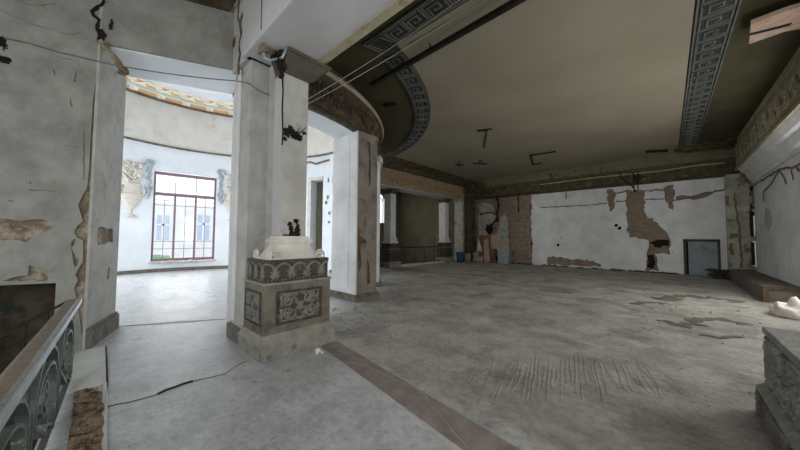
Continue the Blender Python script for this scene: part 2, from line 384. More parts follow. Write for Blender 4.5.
# ---- fret bands (Greek key) as raised plaster on a dark ground
def key_band(name, fn, length, width, label, period=.42):
    bm = NB(); n = max(2, int(length/.15))
    rows = []
    for i in range(n+1):
        u = length*i/n; rows.append([bm.verts.new(fn(u, v, w)) for v, w in ((0, 0), (width, 0), (width, .035), (0, .035))])
    for a, b in zip(rows, rows[1:]):
        for j in range(4): bm.faces.new((a[j], a[(j+1) % 4], b[(j+1) % 4], b[j]))
    bm.faces.new(rows[0][::-1]); bm.faces.new(rows[-1])
    root = struct(name, bm, FRD, label)
    bm = NB(); W = .028
    def strip(pl):
        q = []
        for (a, b) in zip(pl, pl[1:]):
            L = hypot(b[0]-a[0], b[1]-a[1]); k = max(1, int(L/.25))
            for j in range(k): q.append((a[0]+(b[0]-a[0])*j/k, a[1]+(b[1]-a[1])*j/k))
        q.append(pl[-1]); n = len(q); rows = []
        for i, p in enumerate(q):
            def dr(a, b):
                d = V((b[0]-a[0], b[1]-a[1])); return d.normalized() if d.length else V((1, 0))
            d1 = dr(q[max(i-1, 0)], q[min(i, n-1)]) if i > 0 else dr(q[0], q[1])
            d2 = dr(q[i], q[i+1]) if i < n-1 else d1
            t = d1+d2
            t = t.normalized() if t.length > .01 else d1
            nn = V((-t.y, t.x)); c = max(.5, abs(nn.dot(V((-d1.y, d1.x))))); o = nn*(W/2/c)
            rows.append([bm.verts.new(fn(p[0]+s*o.x, p[1]+s*o.y, w)) for s, w in ((-1, .03), (1, .03), (1, .055), (-1, .055))])
        for a, b in zip(rows, rows[1:]):
            for j in range(4): bm.faces.new((a[j], a[(j+1) % 4], b[(j+1) % 4], b[j]))
        bm.faces.new(rows[0][::-1]); bm.faces.new(rows[-1])
    e = .03; strip([(0, e), (length, e)]); strip([(0, width-e), (length, width-e)])
    k = int(length/period); P = length/k; a, b = .1*width+e, width*.9-e; h = b-a
    for i in range(k):
        u = i*P
        strip([(u+.06*P, a-e), (u+.06*P, b), (u+.80*P, b), (u+.80*P, a+.24*h), (u+.32*P, a+.24*h), (u+.32*P, a+.66*h), (u+.58*P, a+.66*h), (u+.58*P, a+.5*h)])
        strip([(u+.94*P, b+e*.6), (u+.94*P, a+.0*h), (u+.2*P, a+.0*h)])
    obj('key_pattern', bm, FRL, root)
    return root
key_band('trim_1', lambda u, v, w: V((.43+v, 4.6+u, ZC-w)), 13.2, .56, 'long straight Greek key band on the ceiling near the right frieze')
key_band('trim_2', lambda u, v, w: V((.99-u, 3.6+v, ZC-w)), 4.85, .44, 'straight Greek key band beside the white soffit')
key_band('trim_3', lambda u, v, w: rp(6.97+v, 14.2+degrees(u/7.2), ZC-w), radians(62)*7.2, .5, 'curved Greek key band sweeping round the rotunda bulge')
bm = NB(); prism(bm, [(-4.42, 3.6), (-3.88, 3.6), (-3.78, 4.06), (-4.32, 4.14)], ZC-.04, ZC)
r_ = struct('trim_4', bm, FRD, 'plain corner square where the two Greek key bands meet')
bm = NB()
for s in (.03, .1):
    q = [(-4.42+s, 3.6+s), (-3.88-s, 3.6+s), (-3.80-s, 4.06-s), (-4.32+s, 4.12-s)]
    tube(bm, [(x, y, ZC-.04) for x, y in q+[q[0]]], .014, 4)
obj('border_line', bm, FRL, r_)
bm = NB(); box(bm, -3.75, .43, 4.06, 4.11, ZC-.06, ZC); box(bm, -3.7, .3, 4.22, 4.25, ZC-.05, ZC); struct('trim_5', bm, PANEL, 'thin plaster moulding inside the straight key band')

# ---- big transverse beam above the near column
bm = NB(); box(bm, -4.72, XR+.2, 1.5, 2.45, 4.34, 5.6)
bm_root = struct('wall_beam', bm, SOF, 'wide smooth white beam running across the hall from the near column', bevel=.02)
bm = NB(); box(bm, -4.3, XR+.2, 2.32, 2.455, 4.325, 4.36); obj('edge_strip', bm, FRZ, bm_root)
bm = NB()
sweep(bm, [(-3.97, 1.495, 4.4), (-3.975, 1.495, 4.8), (-3.965, 1.495, 5.15)], rect(.008, .006), (0, -1, 0))
obj('crack', bm, REN, bm_root)
bm = NB()
q = [(258, 45), (263, 42), (272, 47), (278, 50), (282, 55), (276, 57), (268, 52), (258, 53)]
loop = [on(x, y, (0, 0, 4.338), (0, 0, 1)) for x, y in q]
hexa(bm, [(p.x, p.y, 4.31) for p in loop], [(p.x, p.y, 4.345) for p in loop]); obj('exposed_core', bm, REN, bm_root)

# ---- rotunda ring : lintel by the stair hall, dark architrave on the hall side, drum above
bm = NB()
arcsolid(bm, [(5.0, 4.33), (5.7, 4.33), (5.7, 4.3), (5.82, 4.3), (5.84, 4.36), (5.80, 4.42), (5.80, 4.50), (5.86, 4.56), (5.80, 4.62), (5.80, 4.95), (5.86, 5.0), (5.9, 5.1), (5.92, 5.2), (5.84, 5.26), (5.7, 5.3), (5.72, 5.6), (5.0, 5.6)], -7.5, 72, 60)
ar = struct('wall_rotunda_architrave', bm, ARC, 'dark curved architrave carried round the rotunda piers')
bm = NB(); arcsolid(bm, [(4.98, 4.3), (5.7, 4.3), (5.7, 4.33), (4.98, 4.33)], -7.5, 72, 50); obj('white_soffit', bm, ROT, ar)
bm = NB()
for i in range(62):
    a = -5+i*1.22
    tube(bm, [rp(5.81, a, 4.66), rp(5.83, a+.35, 4.78), rp(5.81, a, 4.93)], .022, 5)
    sp = spiral(0, 0, .07, .015, 0, 1.2, 8)
    tube(bm, [rp(5.815, a+.75+degrees(u/5.8), 4.8+v) for u, v in sp], .014, 4)
obj('carved_frieze', bm, ARC, ar)
bm = NB()
arcsolid(bm, [(5.86, 5.12), (5.93, 5.12), (5.96, 5.18), (5.93, 5.24), (5.86, 5.24)], 2, 72, 50); obj('bead_moulding', bm, FRZ, ar)
bm = NB()
for k, (a, z, r) in enumerate([(20, 4.55, .2), (26, 4.75, .24), (30, 4.5, .2), (33, 4.9, .22), (36, 4.6, .2), (14, 4.9, .16), (40, 4.9, .2)]):
    lump(bm, rp(5.78, a, z), r, (.5, .9, .9), k, 2, .5)
obj('broken_plaster', bm, DKB, ar)
bm = NB(); arcsolid(bm, [(5.5, 5.61), (5.85, 5.61), (5.85, 8.4), (5.5, 8.4)], -74, 74, 60); struct('wall_rotunda_drum', bm, BEI)

def wl(x, y):
    p = on(x, y, P0, NW); return ((p-P0).dot(E1), p.z)
# lintel over the opening
bm = NB(); A0 = P0+NW*.0; B0 = V((-5.31, 1.62, 0))
prism(bm, [A0, B0, B0+E2*.95, A0+E2*.95], 4.42, 5.4)
LNX = V((.95, -.3, 0))*-1
ln = struct('wall_lintel', bm, WALLG, 'grey plaster lintel over the opening into the bright rotunda')
bm = NB(); prism(bm, [A0+E2*.04, B0+E2*.04, B0+E2*.95, A0+E2*.95], 4.405, 4.42); obj('white_soffit', bm, ROT, ln)  # grey lintel's underside painted white for the window light falling on it
bm = NB()
LN = (B0-A0).normalized(); LNN = V((LN.y, -LN.x, 0))
def onl(x, y, off=.012): return on(x, y, A0, LNN)+LNN*off
for pl, w in (([(105, 1), (96, 8), (93, 12), (98, 20), (99, 26), (97, 31)], .028), ([(99, 30), (102, 36), (104, 42)], .05), ([(112, 20), (111, 26), (112, 30)], .02)):
    ribbon(bm, [onl(x, y) for x, y in pl], w*1.0, LNN, .04, .5, .008)
obj('crack', bm, CHAR, ln)
bm = NB()
sweep(bm, [onl(x, y, .02) for x, y in [(101, 42), (108, 50), (116, 60), (121, 68), (124, 73)]], rect(.035, .03), LNN)
sweep(bm, [onl(x, y, .035) for x, y in [(106, 44), (113, 53), (120, 62), (125, 72)]], rect(.02, .03), LNN)
lump(bm, onl(124, 72), .06, (1, 1, 1), 3, 2, .5)
obj('exposed_lath', bm, REN, ln)
bm = NB()
ribbon(bm, [on(x, y, (0, 1.553, 0), (0, 1, 0)) for x, y in [(239, 74), (238, 64), (240, 54), (239, 44), (241, 34), (240, 24), (242, 15), (249, 8), (259, 0), (264, -6)]], .035, (0, -1, 0), .07, .5)
ribbon(bm, [on(x, y, (0, 1.553, 0), (0, 1, 0)) for x, y in [(241, 30), (238, 16), (239, 2), (239, -6)]], .025, (0, -1, 0), .07, .5)
lump(bm, (-5.26, 1.56, 4.86), .06, (1, .4, 1.4), 5, 2, .4)
obj('dark_crack', bm, DBR, ln)

# ---- stair hall wall (with the stair opening) and the pier beside the opening
brown = [rag([wl(x, y) for x, y in q], .012, .05, i) for i, q in enumerate([
    [(-6, 217), (10, 219), (22, 221), (40, 219), (50, 222), (56, 226), (50, 230), (42, 233), (33, 239), (25, 243), (14, 239), (2, 241), (-6, 242)],
    [(28, 266), (35, 266), (40, 270), (47, 276), (48, 280.5), (10, 281), (3, 280.5), (12, 277), (27, 275)],
    [(76, 240), (72, 247), (74, 254), (79, 258), (78, 264), (75, 268), (74, 262), (71, 252), (71, 243), (74, 239)],
])]
uo0, zo = wl(56, 283)
edge = [wl(x, y) for x, y in [(82, 338), (80, 320), (77, 300), (74, 288), (78, 280), (75, 275), (80, 266), (83, 262), (83, 240), (78, 238), (74, 232), (77, 226), (83, 222), (80, 212), (78, 205), (82, 196), (87, 188), (89, 170), (90, 150), (93, 100)]]
edge = [(max(u, .005), z) for u, z in edge]
outer = [(uo0, -2.8), (uo0, zo), (3.9, zo), (3.9, 5.56), (0.0, 5.56)]+[(0.0, 4.2)]+edge[::-1]+[(0.04, -.3), (0.04, -2.8)]
bm = NB(); sheet(bm, outer, [b for b in brown if all(u < 3.8 for u, z in b)], lambda u, z, w: WL(u, z, w), .03)
wr = struct('wall_left', bm, WALLG, 'shabby grey plaster wall with brown bare patches beside the stairs')
bm = NB(); sheet(bm, [(uo0, -2.8), (uo0, zo), (3.9, zo), (3.9, 5.56), (0.05, 5.56), (0.05, -2.8)], [], lambda u, z, w: WL(u, z, w+.03), .4)
obj('bare_render', bm, REN, wr)
bm = NB()
for pl, w in (([(0, 9), (15, 17), (30, 24), (50, 29), (68, 35), (80, 33)], .004), ([(18, 0), (28, 5), (45, 5), (56, 4)], .006), ([(40, 4), (48, 11)], .006),
              ([(60, 58), (72, 60)], .008), ([(54, 70), (55, 76)], .012), ([(77, 72), (74, 82)], .012), ([(70, 98), (72, 107)], .01), ([(66, 145), (79, 148)], .006),
              ([(30, 190), (52, 191)], .012), ([(8, 200), (14, 201)], .012), ([(30, 181), (31, 184)], .012), ([(84, 130), (84, 180)], .006)):
    ribbon(bm, [on(x, y, P0, NW)+NW*.004 for x, y in pl], w*.7, NW, .05, 1.2, .002)
obj('hairline_crack', bm, PLINTH, wr)
bm = NB(); p = on(3, 41, P0, NW)
for k in range(5): lump(bm, p+V((0, .02*k, -.05*k))+NW*.0, .045-.005*k, (.5, 1, 1), k, 2, .5)
p = on(4, 60, P0, NW); lump(bm, p+NW*.01, .06, (.4, 1.6, .7), 9, 2, .3)
obj('torn_bracket_hole', bm, CHAR, wr)
# recess behind the stair opening
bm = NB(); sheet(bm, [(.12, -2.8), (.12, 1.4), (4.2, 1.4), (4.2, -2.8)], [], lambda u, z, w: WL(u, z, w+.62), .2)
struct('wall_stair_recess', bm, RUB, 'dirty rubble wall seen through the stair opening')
bm = NB(); p = WL(uo0, 0, 0)
sheet(bm, [(uo0, zo), (3.9, zo), (3.9, zo+.3), (uo0, zo+.3)], [], lambda u, z, w: WL(u, z, w+.43), .3); struct('wall_stair_recess_head', bm, DKB)
bm = NB()
hexa(bm, [(WL(.05, -2.8, .03)), WL(.05, -2.8, 1.0), WL(uo0-.002, -2.8, 1.0), WL(uo0-.002, -2.8, .43)], [WL(.05, -.02, .03), WL(.05, -.02, 1.0), WL(uo0-.002, -.02, 1.0), WL(uo0-.002, -.02, .43)])
struct('wall_stairwell_corner', bm, STEP)
# pier reveal with its own bare patch
Pb = P0+E2*1.12
def RV(u, z, w=0): return V((P0.x, P0.y, z))+E2*u+V((-.309, -.951, 0))*w      # w goes into the pier
def rv(x, y):
    p = on(x, y, P0, (.309, .951, 0)); return ((p-P0).dot(E2), p.z)
h1 = rag([rv(x, y) for x, y in [(98, 228), (103, 227), (108, 229), (113, 228), (113, 243), (108, 242), (103, 244), (98, 245), (97, 238)]], .012, .05, 5)
h2 = rag([rv(x, y) for x, y in [(108, 268), (110, 267), (109, 280), (107, 279)]], .008, .06, 6)
lf = [(.02+.03*random.random(), z/3) for z in range(14, 2, -1)]
bm = NB(); sheet(bm, [(0, 0), (1.12, 0), (1.12, 5.5), (0, 5.5)], [h1, h2], lambda u, z, w: RV(u, z, w), .03)
pr0 = struct('pillar', bm, SHF, 'grey plaster pier between the stair wall and the rotunda opening')
bm = NB(); hexa(bm, [RV(.02, 0, .03), RV(1.12, 0, .03), RV(1.12, 0, .8), WL(.25, 0, .05)], [RV(.02, 5.5, .03), RV(1.12, 5.5, .03), RV(1.12, 5.5, .8), WL(.25, 5.5, .05)]); obj('bare_render', bm, REN, pr0)
bm = NB(); sheet(bm, [(.0, 0), (1.14, 0), (1.14, .24), (.0, .24)], [], lambda u, z, w: RV(u, z, -w-.001), .05)
sheet(bm, [(.0, .24), (1.13, .24), (1.13, .28), (.0, .28)], [], lambda u, z, w: RV(u, z, -w-.001), .03)
struct('baseboard_left', bm, PLINTH, 'worn dark stone skirting along the pier')

# ---- pier behind the near column
bm = NB(); box(bm, -5.2, -4.65, 1.62, 2.55, 0, 4.34); box(bm, -5.32, -5.0, 1.66, 2.5, 0, 4.4)
box(bm, -4.66, -4.28, 1.895, 2.245, 1.0, 4.33)
prism(bm, [(-5.32, 1.66), (-5.0, 1.7), (-5.0, 2.5), (-6.2, 2.55), (-6.2, 1.85)], 0, 4.4)
box(bm, -5.32, -4.6, 1.56, 2.5, 4.34, 5.6)
pa = struct('pillar.001', bm, SHF, 'grey pier directly behind the ornate near column', bevel=.01)
bm = NB(); box(bm, -5.22, -5.04, 1.612, 1.63, .27, 4.34); obj('corner_strip', bm, PLW, pa)
bm = NB(); box(bm, -5.34, -5.22, 1.6, 1.68, 0, .2); box(bm, -5.22, -4.7, 1.56, 1.64, 0, .22); obj('skirting', bm, PLINTH, pa, bevel=.01)

# ---- second pier
def face_holes(face, loops, fn, outer, name, m, back, parent=None, label=None, depth=.03): pass
xB = -5.72
def XB(u, z, w=0): return V((xB-w, u, z))
def xb(x, y): p = atx(x, y, xB); return (p.y, p.z)
hb = [rag([xb(x, y) for x, y in q], .015, .06, 11+i) for i, q in enumerate([
    [(358.5, 227), (360, 236), (366, 240), (367, 243), (361, 244), (361, 262), (359.5, 274), (357.8, 262), (357.6, 240), (357.6, 228)],
    [(367, 258), (369, 262), (370.5, 282), (367, 285), (366.5, 270)],
    [(367, 141), (370.5, 143), (370.5, 160), (371, 176), (369.5, 188), (368.5, 174), (369, 158)]])]
bm = NB(); sheet(bm, [(4.58, 0), (5.26, 0), (5.26, 4.32), (4.58, 4.32)], hb, XB, .03)
pb = struct('pillar.002', bm, mat('grimy shaded pier plaster', rgb(106, 100, 91), rgb(128, 122, 113), 2.5, c3=rgb(90, 82, 69), t3=(.55, .65), s3=3, bump=.3), 'tall pier with bare brown patches on its grimy, shade-darkened hall face')  # dirt plus hall-side shade, both put into this tone
bm = NB(); box(bm, -6.75, xB-.03, 4.58, 5.26, 0, 4.32); obj('bare_render', bm, DBR, pb)
bm = NB(); box(bm, -6.0, xB+.004, 4.555, 4.6, .0, 4.31); box(bm, -6.78, -6.0, 4.57, 4.6, 0, 4.31); box(bm, -6.3, -6.02, 4.562, 4.59, .3, 4.31); obj('lit_reveal', bm, PLW, pb, bevel=.006)  # white coat puts the window light on this side into colour
bm = NB(); box(bm, -6.84, xB+.06, 4.50, 5.33, 0, .12); box(bm, -6.8, xB+.03, 4.53, 5.3, .12, .17); obj('skirting', bm, PLINTH, pb)

# ---- further piers of the ring
def ringpier(a0, a1, r0, r1, name, label, m):
    bm = NB(); arcsolid(bm, [(r0, 0), (r1, 0), (r1, 4.32), (r0, 4.32)], a0, a1, 5)
    arcsolid(bm, [(r0, 4.0), (r1+.05, 4.1), (r1+.08, 4.2), (r1+.02, 4.31), (r0, 4.31)], a0, a1, 5)
    o = struct(name, bm, m, label)
    bm = NB(); arcsolid(bm, [(r0-.04, 0), (r1+.05, 0), (r1+.05, .15), (r0-.04, .15)], a0-.4, a1+.4, 5); obj('skirting', bm, PLINTH, o)
ringpier(43, 53, 4.9, 5.85, 'pillar.003', 'white lit pier showing as a thin strip behind the grimy pier', PLW)  # window light on this pier put into its white tone
ringpier(72, 88, 4.9, 5.85, 'pillar.004', 'pier where the rotunda ring meets the far colonnade', PLW)

# ---- rotunda wall with windows
aw0, pw0 = ringhit(152.5, 215, 5.5); aw1, pw1 = ringhit(215.5, 215, 5.5)
ad0, _ = ringhit(311.5, 200, 5.5); ad1, _ = ringhit(322.8, 200, 5.5)
wc = (aw0+aw1)/2; wh = abs(aw0-aw1)/2
ops = sorted([(wc-wh, wc+wh, .42, 4.55), (wc-46-wh, wc-46+wh, .42, 4.55), (wc+46-wh, wc+46+wh, .42, 4.55), (min(ad0, ad1), max(ad0, ad1), 0, 4.45), (wc+92-wh, wc+92+wh, .42, 4.55)])
bm = NB(); cur = 88
def seg(a0, a1, z0, z1):
    if a1-a0 > .05: arcsolid(bm, [(5.5, z0), (5.9, z0), (5.9, z1), (5.5, z1)], a0, a1, max(1, int((a1-a0)/2)))
for a0, a1, z0, z1 in ops:
    seg(cur, a0, 0, 5.68)
    if z0 > 0: seg(a0, a1, 0, z0)
    seg(a0, a1, z1, 5.68); cur = a1
seg(cur, 318, 0, 5.68)
struct('wall_rotunda', bm, ROT, 'curved bluish white wall of the rotunda')
bm = NB(); arcsolid(bm, [(5.47, 5.68), (5.9, 5.68), (5.9, 7.7), (5.47, 7.7)], 74, 290, 80); struct('wall_rotunda_frieze', bm, BEI, 'beige upper band of the rotunda wall')
bm = NB(); arcsolid(bm, [(5.42, 5.65), (5.5, 5.65), (5.5, 5.72), (5.42, 5.72)], 88, 290, 70); struct('trim_6', bm, STB, 'thin dark moulding round the rotunda wall')
bm = NB(); arcsolid(bm, [(5.38, 7.66), (5.5, 7.66), (5.5, 7.74), (5.38, 7.74)], 88, 290, 70); struct('trim_7', bm, STB, 'thin moulding below the painted cove')
bm = NB(); arcsolid(bm, [(5.45, 0), (5.52, 0), (5.52, .15), (5.45, .15)], ad1 if ad1 > ad0 else ad0, 322, 80); struct('baseboard_rotunda', bm, PLINTH)
bm = NB(); arcsolid(bm, [(5.47, 7.72), (5.9, 7.72), (5.9, 8.4), (4.9, 8.4), (4.9, 8.15)], 0, 360, 120)
cv = struct('ceiling_cove', bm, CREAM, 'painted cove with orange and pale green ornament round the rotunda')
def cp(t, a, off=.012):   # t 0..1 up the cove
    r = 5.47-.57*t; z = 7.74+.41*t; return rp(r-off*.6, a, z-off*.8)
def cpatch(bm, t0, t1, a0, a1, sk=0, off=.02, n=3):
    A, B = [], []
    for i in range(n+1):
        a = a0+(a1-a0)*i/n; A.append((cp(t0, a, off), cp(t1, a+sk, off))); B.append((cp(t0, a, 0), cp(t1, a+sk, 0)))
    for i in range(n):
        va = [bm.verts.new(p) for p in (A[i][0], A[i+1][0], A[i+1][1], A[i][1])]; vb = [bm.verts.new(p) for p in (B[i][0], B[i+1][0], B[i+1][1], B[i][1])]
        bm.faces.new(va); bm.faces.new(vb[::-1])
        for j in range(4): bm.faces.new((va[j], va[(j+1) % 4], vb[(j+1) % 4], vb[j]))
b1, b2, b3 = NB(), NB(), NB()
for k in range(8):
    a = 146+k*10
    cpatch(b1, .08, .34, a+.8, a+7.6, 0, .02, 6)
    for j, (t0, t1) in enumerate(((.62, .74), (.76, .9))):
        cpatch(b1, t0, t1, a+1.2+j*4, a+5.2+j*4, .8, .02, 5)
    cpatch(b2, .4, .58, a, a+10, 0, .02, 6)
    tube(b3, [cp(.62, a, .03), cp(.8, a+2.5, .03), cp(.98, a+5, .03)], .045, 4)
    tube(b3, [cp(.98, a+5, .03), cp(.8, a+7.5, .03), cp(.62, a+10, .03)], .045, 4)
    tube(b3, [cp(.1, a-.2, .03), cp(.3, a+.1, .03)], .05, 4)
obj('orange_ornament', b1, ORA, cv); obj('pale_green_ornament', b2, TEAL, cv); obj('cream_strapwork', b3, CREAM, cv)
bm = NB(); rows = [rp(5.0, a*6, 8.16) for a in range(60)]; hexa(bm, rows, [p+V((0, 0, .2)) for p in rows]); struct('ceiling_rotunda', bm, ROT, 'white ceiling of the rotunda')
# doorway in the rotunda, dark room beyond
bm = NB(); arcsolid(bm, [(6.9, 0), (7.0, 0), (7.0, 4.8), (6.9, 4.8)], 92, 122, 8); struct('wall_beyond_door', bm, DKOL)
bm = NB(); arcsolid(bm, [(6.84, 1.7), (6.89, 1.7), (6.89, 1.82), (6.84, 1.82)], 92, 122, 8); struct('trim_8', bm, REDT)
bm = NB(); arcsolid(bm, [(5.9, 4.7), (6.9, 4.7), (6.9, 4.9), (5.9, 4.9)], 92, 124, 8); struct('ceiling_beyond_door', bm, DKOL)
bm = NB()
for aa in (92, 123): arcsolid(bm, [(5.9, 0), (6.9, 0), (6.9, 4.8), (5.9, 4.8)], aa, aa+1, 1)
struct('wall_door_side', bm, DKOL)
bm = NB(); am, an = min(ad0, ad1), max(ad0, ad1)
arcsolid(bm, [(5.44, 0), (5.5, 0), (5.5, 4.6), (5.44, 4.6)], an, an+2.2, 2); arcsolid(bm, [(5.44, 4.45), (5.5, 4.45), (5.5, 4.6), (5.44, 4.6)], am, an, 3)
struct('door_1', bm, WST, 'pale surround of the dark doorway in the rotunda')
bm = NB()
pl = [ringhit(x, y, 5.47)[1] for x, y in [(306, 163), (310, 162), (316, 164), (322, 162), (329, 160)]]
tube(bm, pl, .05, 5); 
for x, y, r in [(327.5, 197, .08), (326, 203, .07), (329, 213, .06), (328.5, 222, .06), (328, 180, .07)]: lump(bm, ringhit(x, y, 5.48)[1], r, (1, .4, 1.6), x, 1, .5)
obj('chipped_plaster', bm, FRZ2, bpy.data.objects['wall_rotunda'])
# jamb pier of the opening seen right of the doorway
# ---- window frame (flat, on the chord)
def window(n, wcen, full=True):
    A = rp(5.62, wcen+wh); B = rp(5.62, wcen-wh); A.z = B.z = 0
    e = (B-A).normalized(); L = (B-A).length; nn = V((e.y, -e.x, 0))
    if nn.dot(RC-A) < 0: nn = -nn
    if not full: return
    def bar(bm, u0, u1, z0, z1, d=.05):
        a = A+e*u0; b = A+e*u1
        hexa(bm, [V((a.x, a.y, z0))-nn*d, V((b.x, b.y, z0))-nn*d, V((b.x, b.y, z1))-nn*d, V((a.x, a.y, z1))-nn*d],
             [V((a.x, a.y, z0))+nn*d, V((b.x, b.y, z0))+nn*d, V((b.x, b.y, z1))+nn*d, V((a.x, a.y, z1))+nn*d])
    bm = NB(); zb, zt, ztr = .47, 4.5, 3.5
    bar(bm, 0, .1, zb, zt); bar(bm, L-.1, L, zb, zt); bar(bm, .1, L-.1, zt-.13, zt); bar(bm, .1, L-.1, zb, zb+.12); bar(bm, .1, L-.1, ztr-.07, ztr+.07)
    um = [L*.33, L*.655]
    for u in um: bar(bm, u-.04, u+.04, zb+.12, ztr-.07)
    fr = struct('window_%d' % n, bm, WFR, 'tall brown framed window in the curved rotunda wall')
    bm = NB()
    for u in um: bar(bm, u-.013, u+.013, ztr+.07, zt-.13, .03)
    for a, b in ((.1, um[0]-.04), (um[0]+.04, um[1]-.04), (um[1]+.04, L-.1)):
        m = (a+b)/2; bar(bm, m-.011, m+.011, zb+.12, ztr-.07, .02)
        for z in (3.22, 3.0, 1.02, 1.36): bar(bm, a, b, z-.011, z+.011, .02)
    obj('glazing_bars', bm, WFR, fr)
    gm = bpy.data.materials.new('window glass'); gm.use_nodes = True; nt = gm.node_tree; nt.nodes.clear()
    o = nt.nodes.new('ShaderNodeOutputMaterial'); t = nt.nodes.new('ShaderNodeBsdfTransparent'); g = nt.nodes.new('ShaderNodeBsdfGlossy'); g.inputs['Roughness'].default_value = .05
    mx = nt.nodes.new('ShaderNodeMixShader'); mx.inputs[0].default_value = .06; nt.links.new(t.outputs[0], mx.inputs[1]); nt.links.new(g.outputs[0], mx.inputs[2]); nt.links.new(mx.outputs[0], o.inputs[0])
    bm = NB(); bar(bm, .1, L-.1, zb+.12, zt-.13, .002); obj('pane', bm, gm, fr)
    bm = NB(); bar(bm, -.05, L+.05, .4, .47, .14)
    for k in range(26): lump(bm, A+e*(L*k/25)+nn*(.12+.04*random.random())+V((0, 0, .43+.03*random.random())), .05+.03*random.random(), (1, 1, .7), k, 1, .5)
    obj('broken_sill', bm, WST, fr)
window(1, wc)
# ================================================================ STAIR HALL near side, back wall with windows that light the place
def wall_open(name, x0, x1, y, z0, z1, holes, m, axis='x', th=.3):
    bm = NB()
    if axis == 'x': sheet(bm, [(x0, z0), (x1, z0), (x1, z1), (x0, z1)], holes, lambda u, z, w: V((u, y-w, z)), th)
    else: sheet(bm, [(x0, z0), (x1, z0), (x1, z1), (x0, z1)], holes, lambda u, z, w: V((y+w, u, z)), th)
    return struct(name, bm, m)
hw = [[(a, .9), (b, .9), (b, 4.2), (a, 4.2)] for a, b in ((-5.6, -3.6), (-2.6, -.6), (.2, 2.1))]
wall_open('wall_back', -8.4, XR+.3, -3.7, -2.8, 5.6, hw, PLW)
# ================================================================ HALL
# ---- right wall, cornice and carved frieze
ROPEN = ((1.0, 3.2), (5.0, 7.2), (9.2, 11.6))  # made-up window openings, added out of view to light the hall
bm = NB(); sheet(bm, [(-3.7, -.2), (17.35, -.2), (17.35, 5.6), (-3.7, 5.6)], [[(a, .9), (b, .9), (b, 3.5), (a, 3.5)] for a, b in ROPEN], lambda u, z, w: V((XR+w, u, z)), .3)
struct('wall_right', bm, PLW, 'plain white wall below the carved frieze')
bm = NB(); lineprof(bm, [(XR+.01, 3.80), (2.44, 3.80), (2.42, 3.9), (2.36, 3.94), (2.3, 4.1), (2.28, 4.18), (2.2, 4.22), (2.12, 4.36), (2.1, 4.40), (XR+.01, 4.40)], -3.7, 17.4)
co = struct('trim_9', bm, PLW, 'smooth white moulded cornice along the right wall')
bm = NB(); box(bm, 2.1, XR+.02, -3.7, 17.75, 4.4, 5.51)
fz = struct('wall_right_frieze', bm, FRZ, 'deep carved frieze above the white cornice')
bm = NB()
box(bm, 2.06, 2.1, -3.7, 17.75, 4.4, 4.47); box(bm, 2.05, 2.1, -3.7, 17.75, 5.33, 5.5); box(bm, 2.07, 2.1, -3.7, 17.75, 4.55, 4.58); box(bm, 2.07, 2.1, -3.7, 17.75, 5.24, 5.28)
obj('frieze_border', bm, FRZ, fz)
def yz(X, y, z): return V((X, y, z))
bm = NB()
for k in range(24):
    y = 3.0+k*.62; s = 1 if k % 2 else -1
    for cy, tr in ((0, 1.4), ):
        tube(bm, [yz(2.095, y+u, 4.91+s*v) for u, v in spiral(0, 0, .24, .03, pi*.9, -1.5, 16)], .03, 5)
    tube(bm, [yz(2.095, y-.3, 4.91-s*.2), yz(2.095, y-.15, 4.91-s*.28), yz(2.095, y+.1, 4.91-s*.26), yz(2.095, y+.31, 4.91+s*.2)], .025, 5)
    for j in range(4):
        a = j*.6+.2; lump(bm, yz(2.095, y+.12*cos(a)*1.2, 4.91-s*(.12+.1*sin(a))), .055, (.4, .7, 1.3), j+k, 1, .3)
obj('scroll_carving', bm, FRZ, fz, smooth=True)
# cable scars on the right wall
bm = NB()
def rw(x, y, off=.015): return atx(x, y, XR-off)
for pl, w in (([(748, 190), (756, 184), (766, 178), (777, 171), (783, 168), (792, 168), (802, 163)], .03), ([(764, 202), (763, 192), (771, 184), (778, 172)], .03), ([(778, 170), (783, 176), (786, 183)], .03), ([(791, 169), (793, 180)], .03), ([(796, 167), (800, 172)], .03)):
    ribbon(bm, [rw(x, y) for x, y in pl], w*1.3, (-1, 0, 0), .1, .5)
obj('cable_scar', bm, FRZ2, bpy.data.objects['wall_right'])
bm = NB()
pts = rag([(p.y, p.z) for p in [rw(765, 208), rw(770, 210), rw(772, 222), rw(768, 232), rw(764, 224)]], .02, .1, 3)
hexa(bm, [(XR-.006, a, b) for a, b in pts], [(XR, a, b) for a, b in pts]); obj('damp_stain', bm, mat('damp stain', rgb(168, 162, 150), rgb(184, 180, 170), 3), bpy.data.objects['wall_right'])
# narrow dark window slot at the far end of the right wall
bm = NB(); box(bm, XR-.02, XR+.25, 17.35, 17.45, -.2, 4.4); box(bm, XR-.02, XR+.25, 18.15, 18.6, -.2, 5.5); box(bm, XR-.02, XR+.25, 17.45, 18.15, -.2, .55); box(bm, XR-.02, XR+.25, 17.45, 18.15, 2.9, 5.5)
box(bm, XR-.02, XR+.25, 17.45, 18.15, 1.55, 1.75)
w2 = struct('window_2', bm, PEEL, 'narrow slot window with black panes beside the far corner')
bm = NB(); box(bm, XR+.08, XR+.1, 17.45, 18.15, .55, 2.9); bm.clear(); box(bm, XR-.045, XR-.02, 17.7, 18.22, .6, 1.5); obj('pane', bm, BLACK, w2); bm = NB(); box(bm, XR-.045, XR-.02, 17.7, 18.22, 1.72, 2.75); obj('pane', bm, BLACK, w2)
bm = NB()
for k in range(16): lump(bm, (XR-.03, 17.5+.5*random.random(), 2.6+1.1*random.random()), .07, (.3, .6, 1.5), k, 1, .5)
obj('flaked_edge', bm, CHAR, w2)

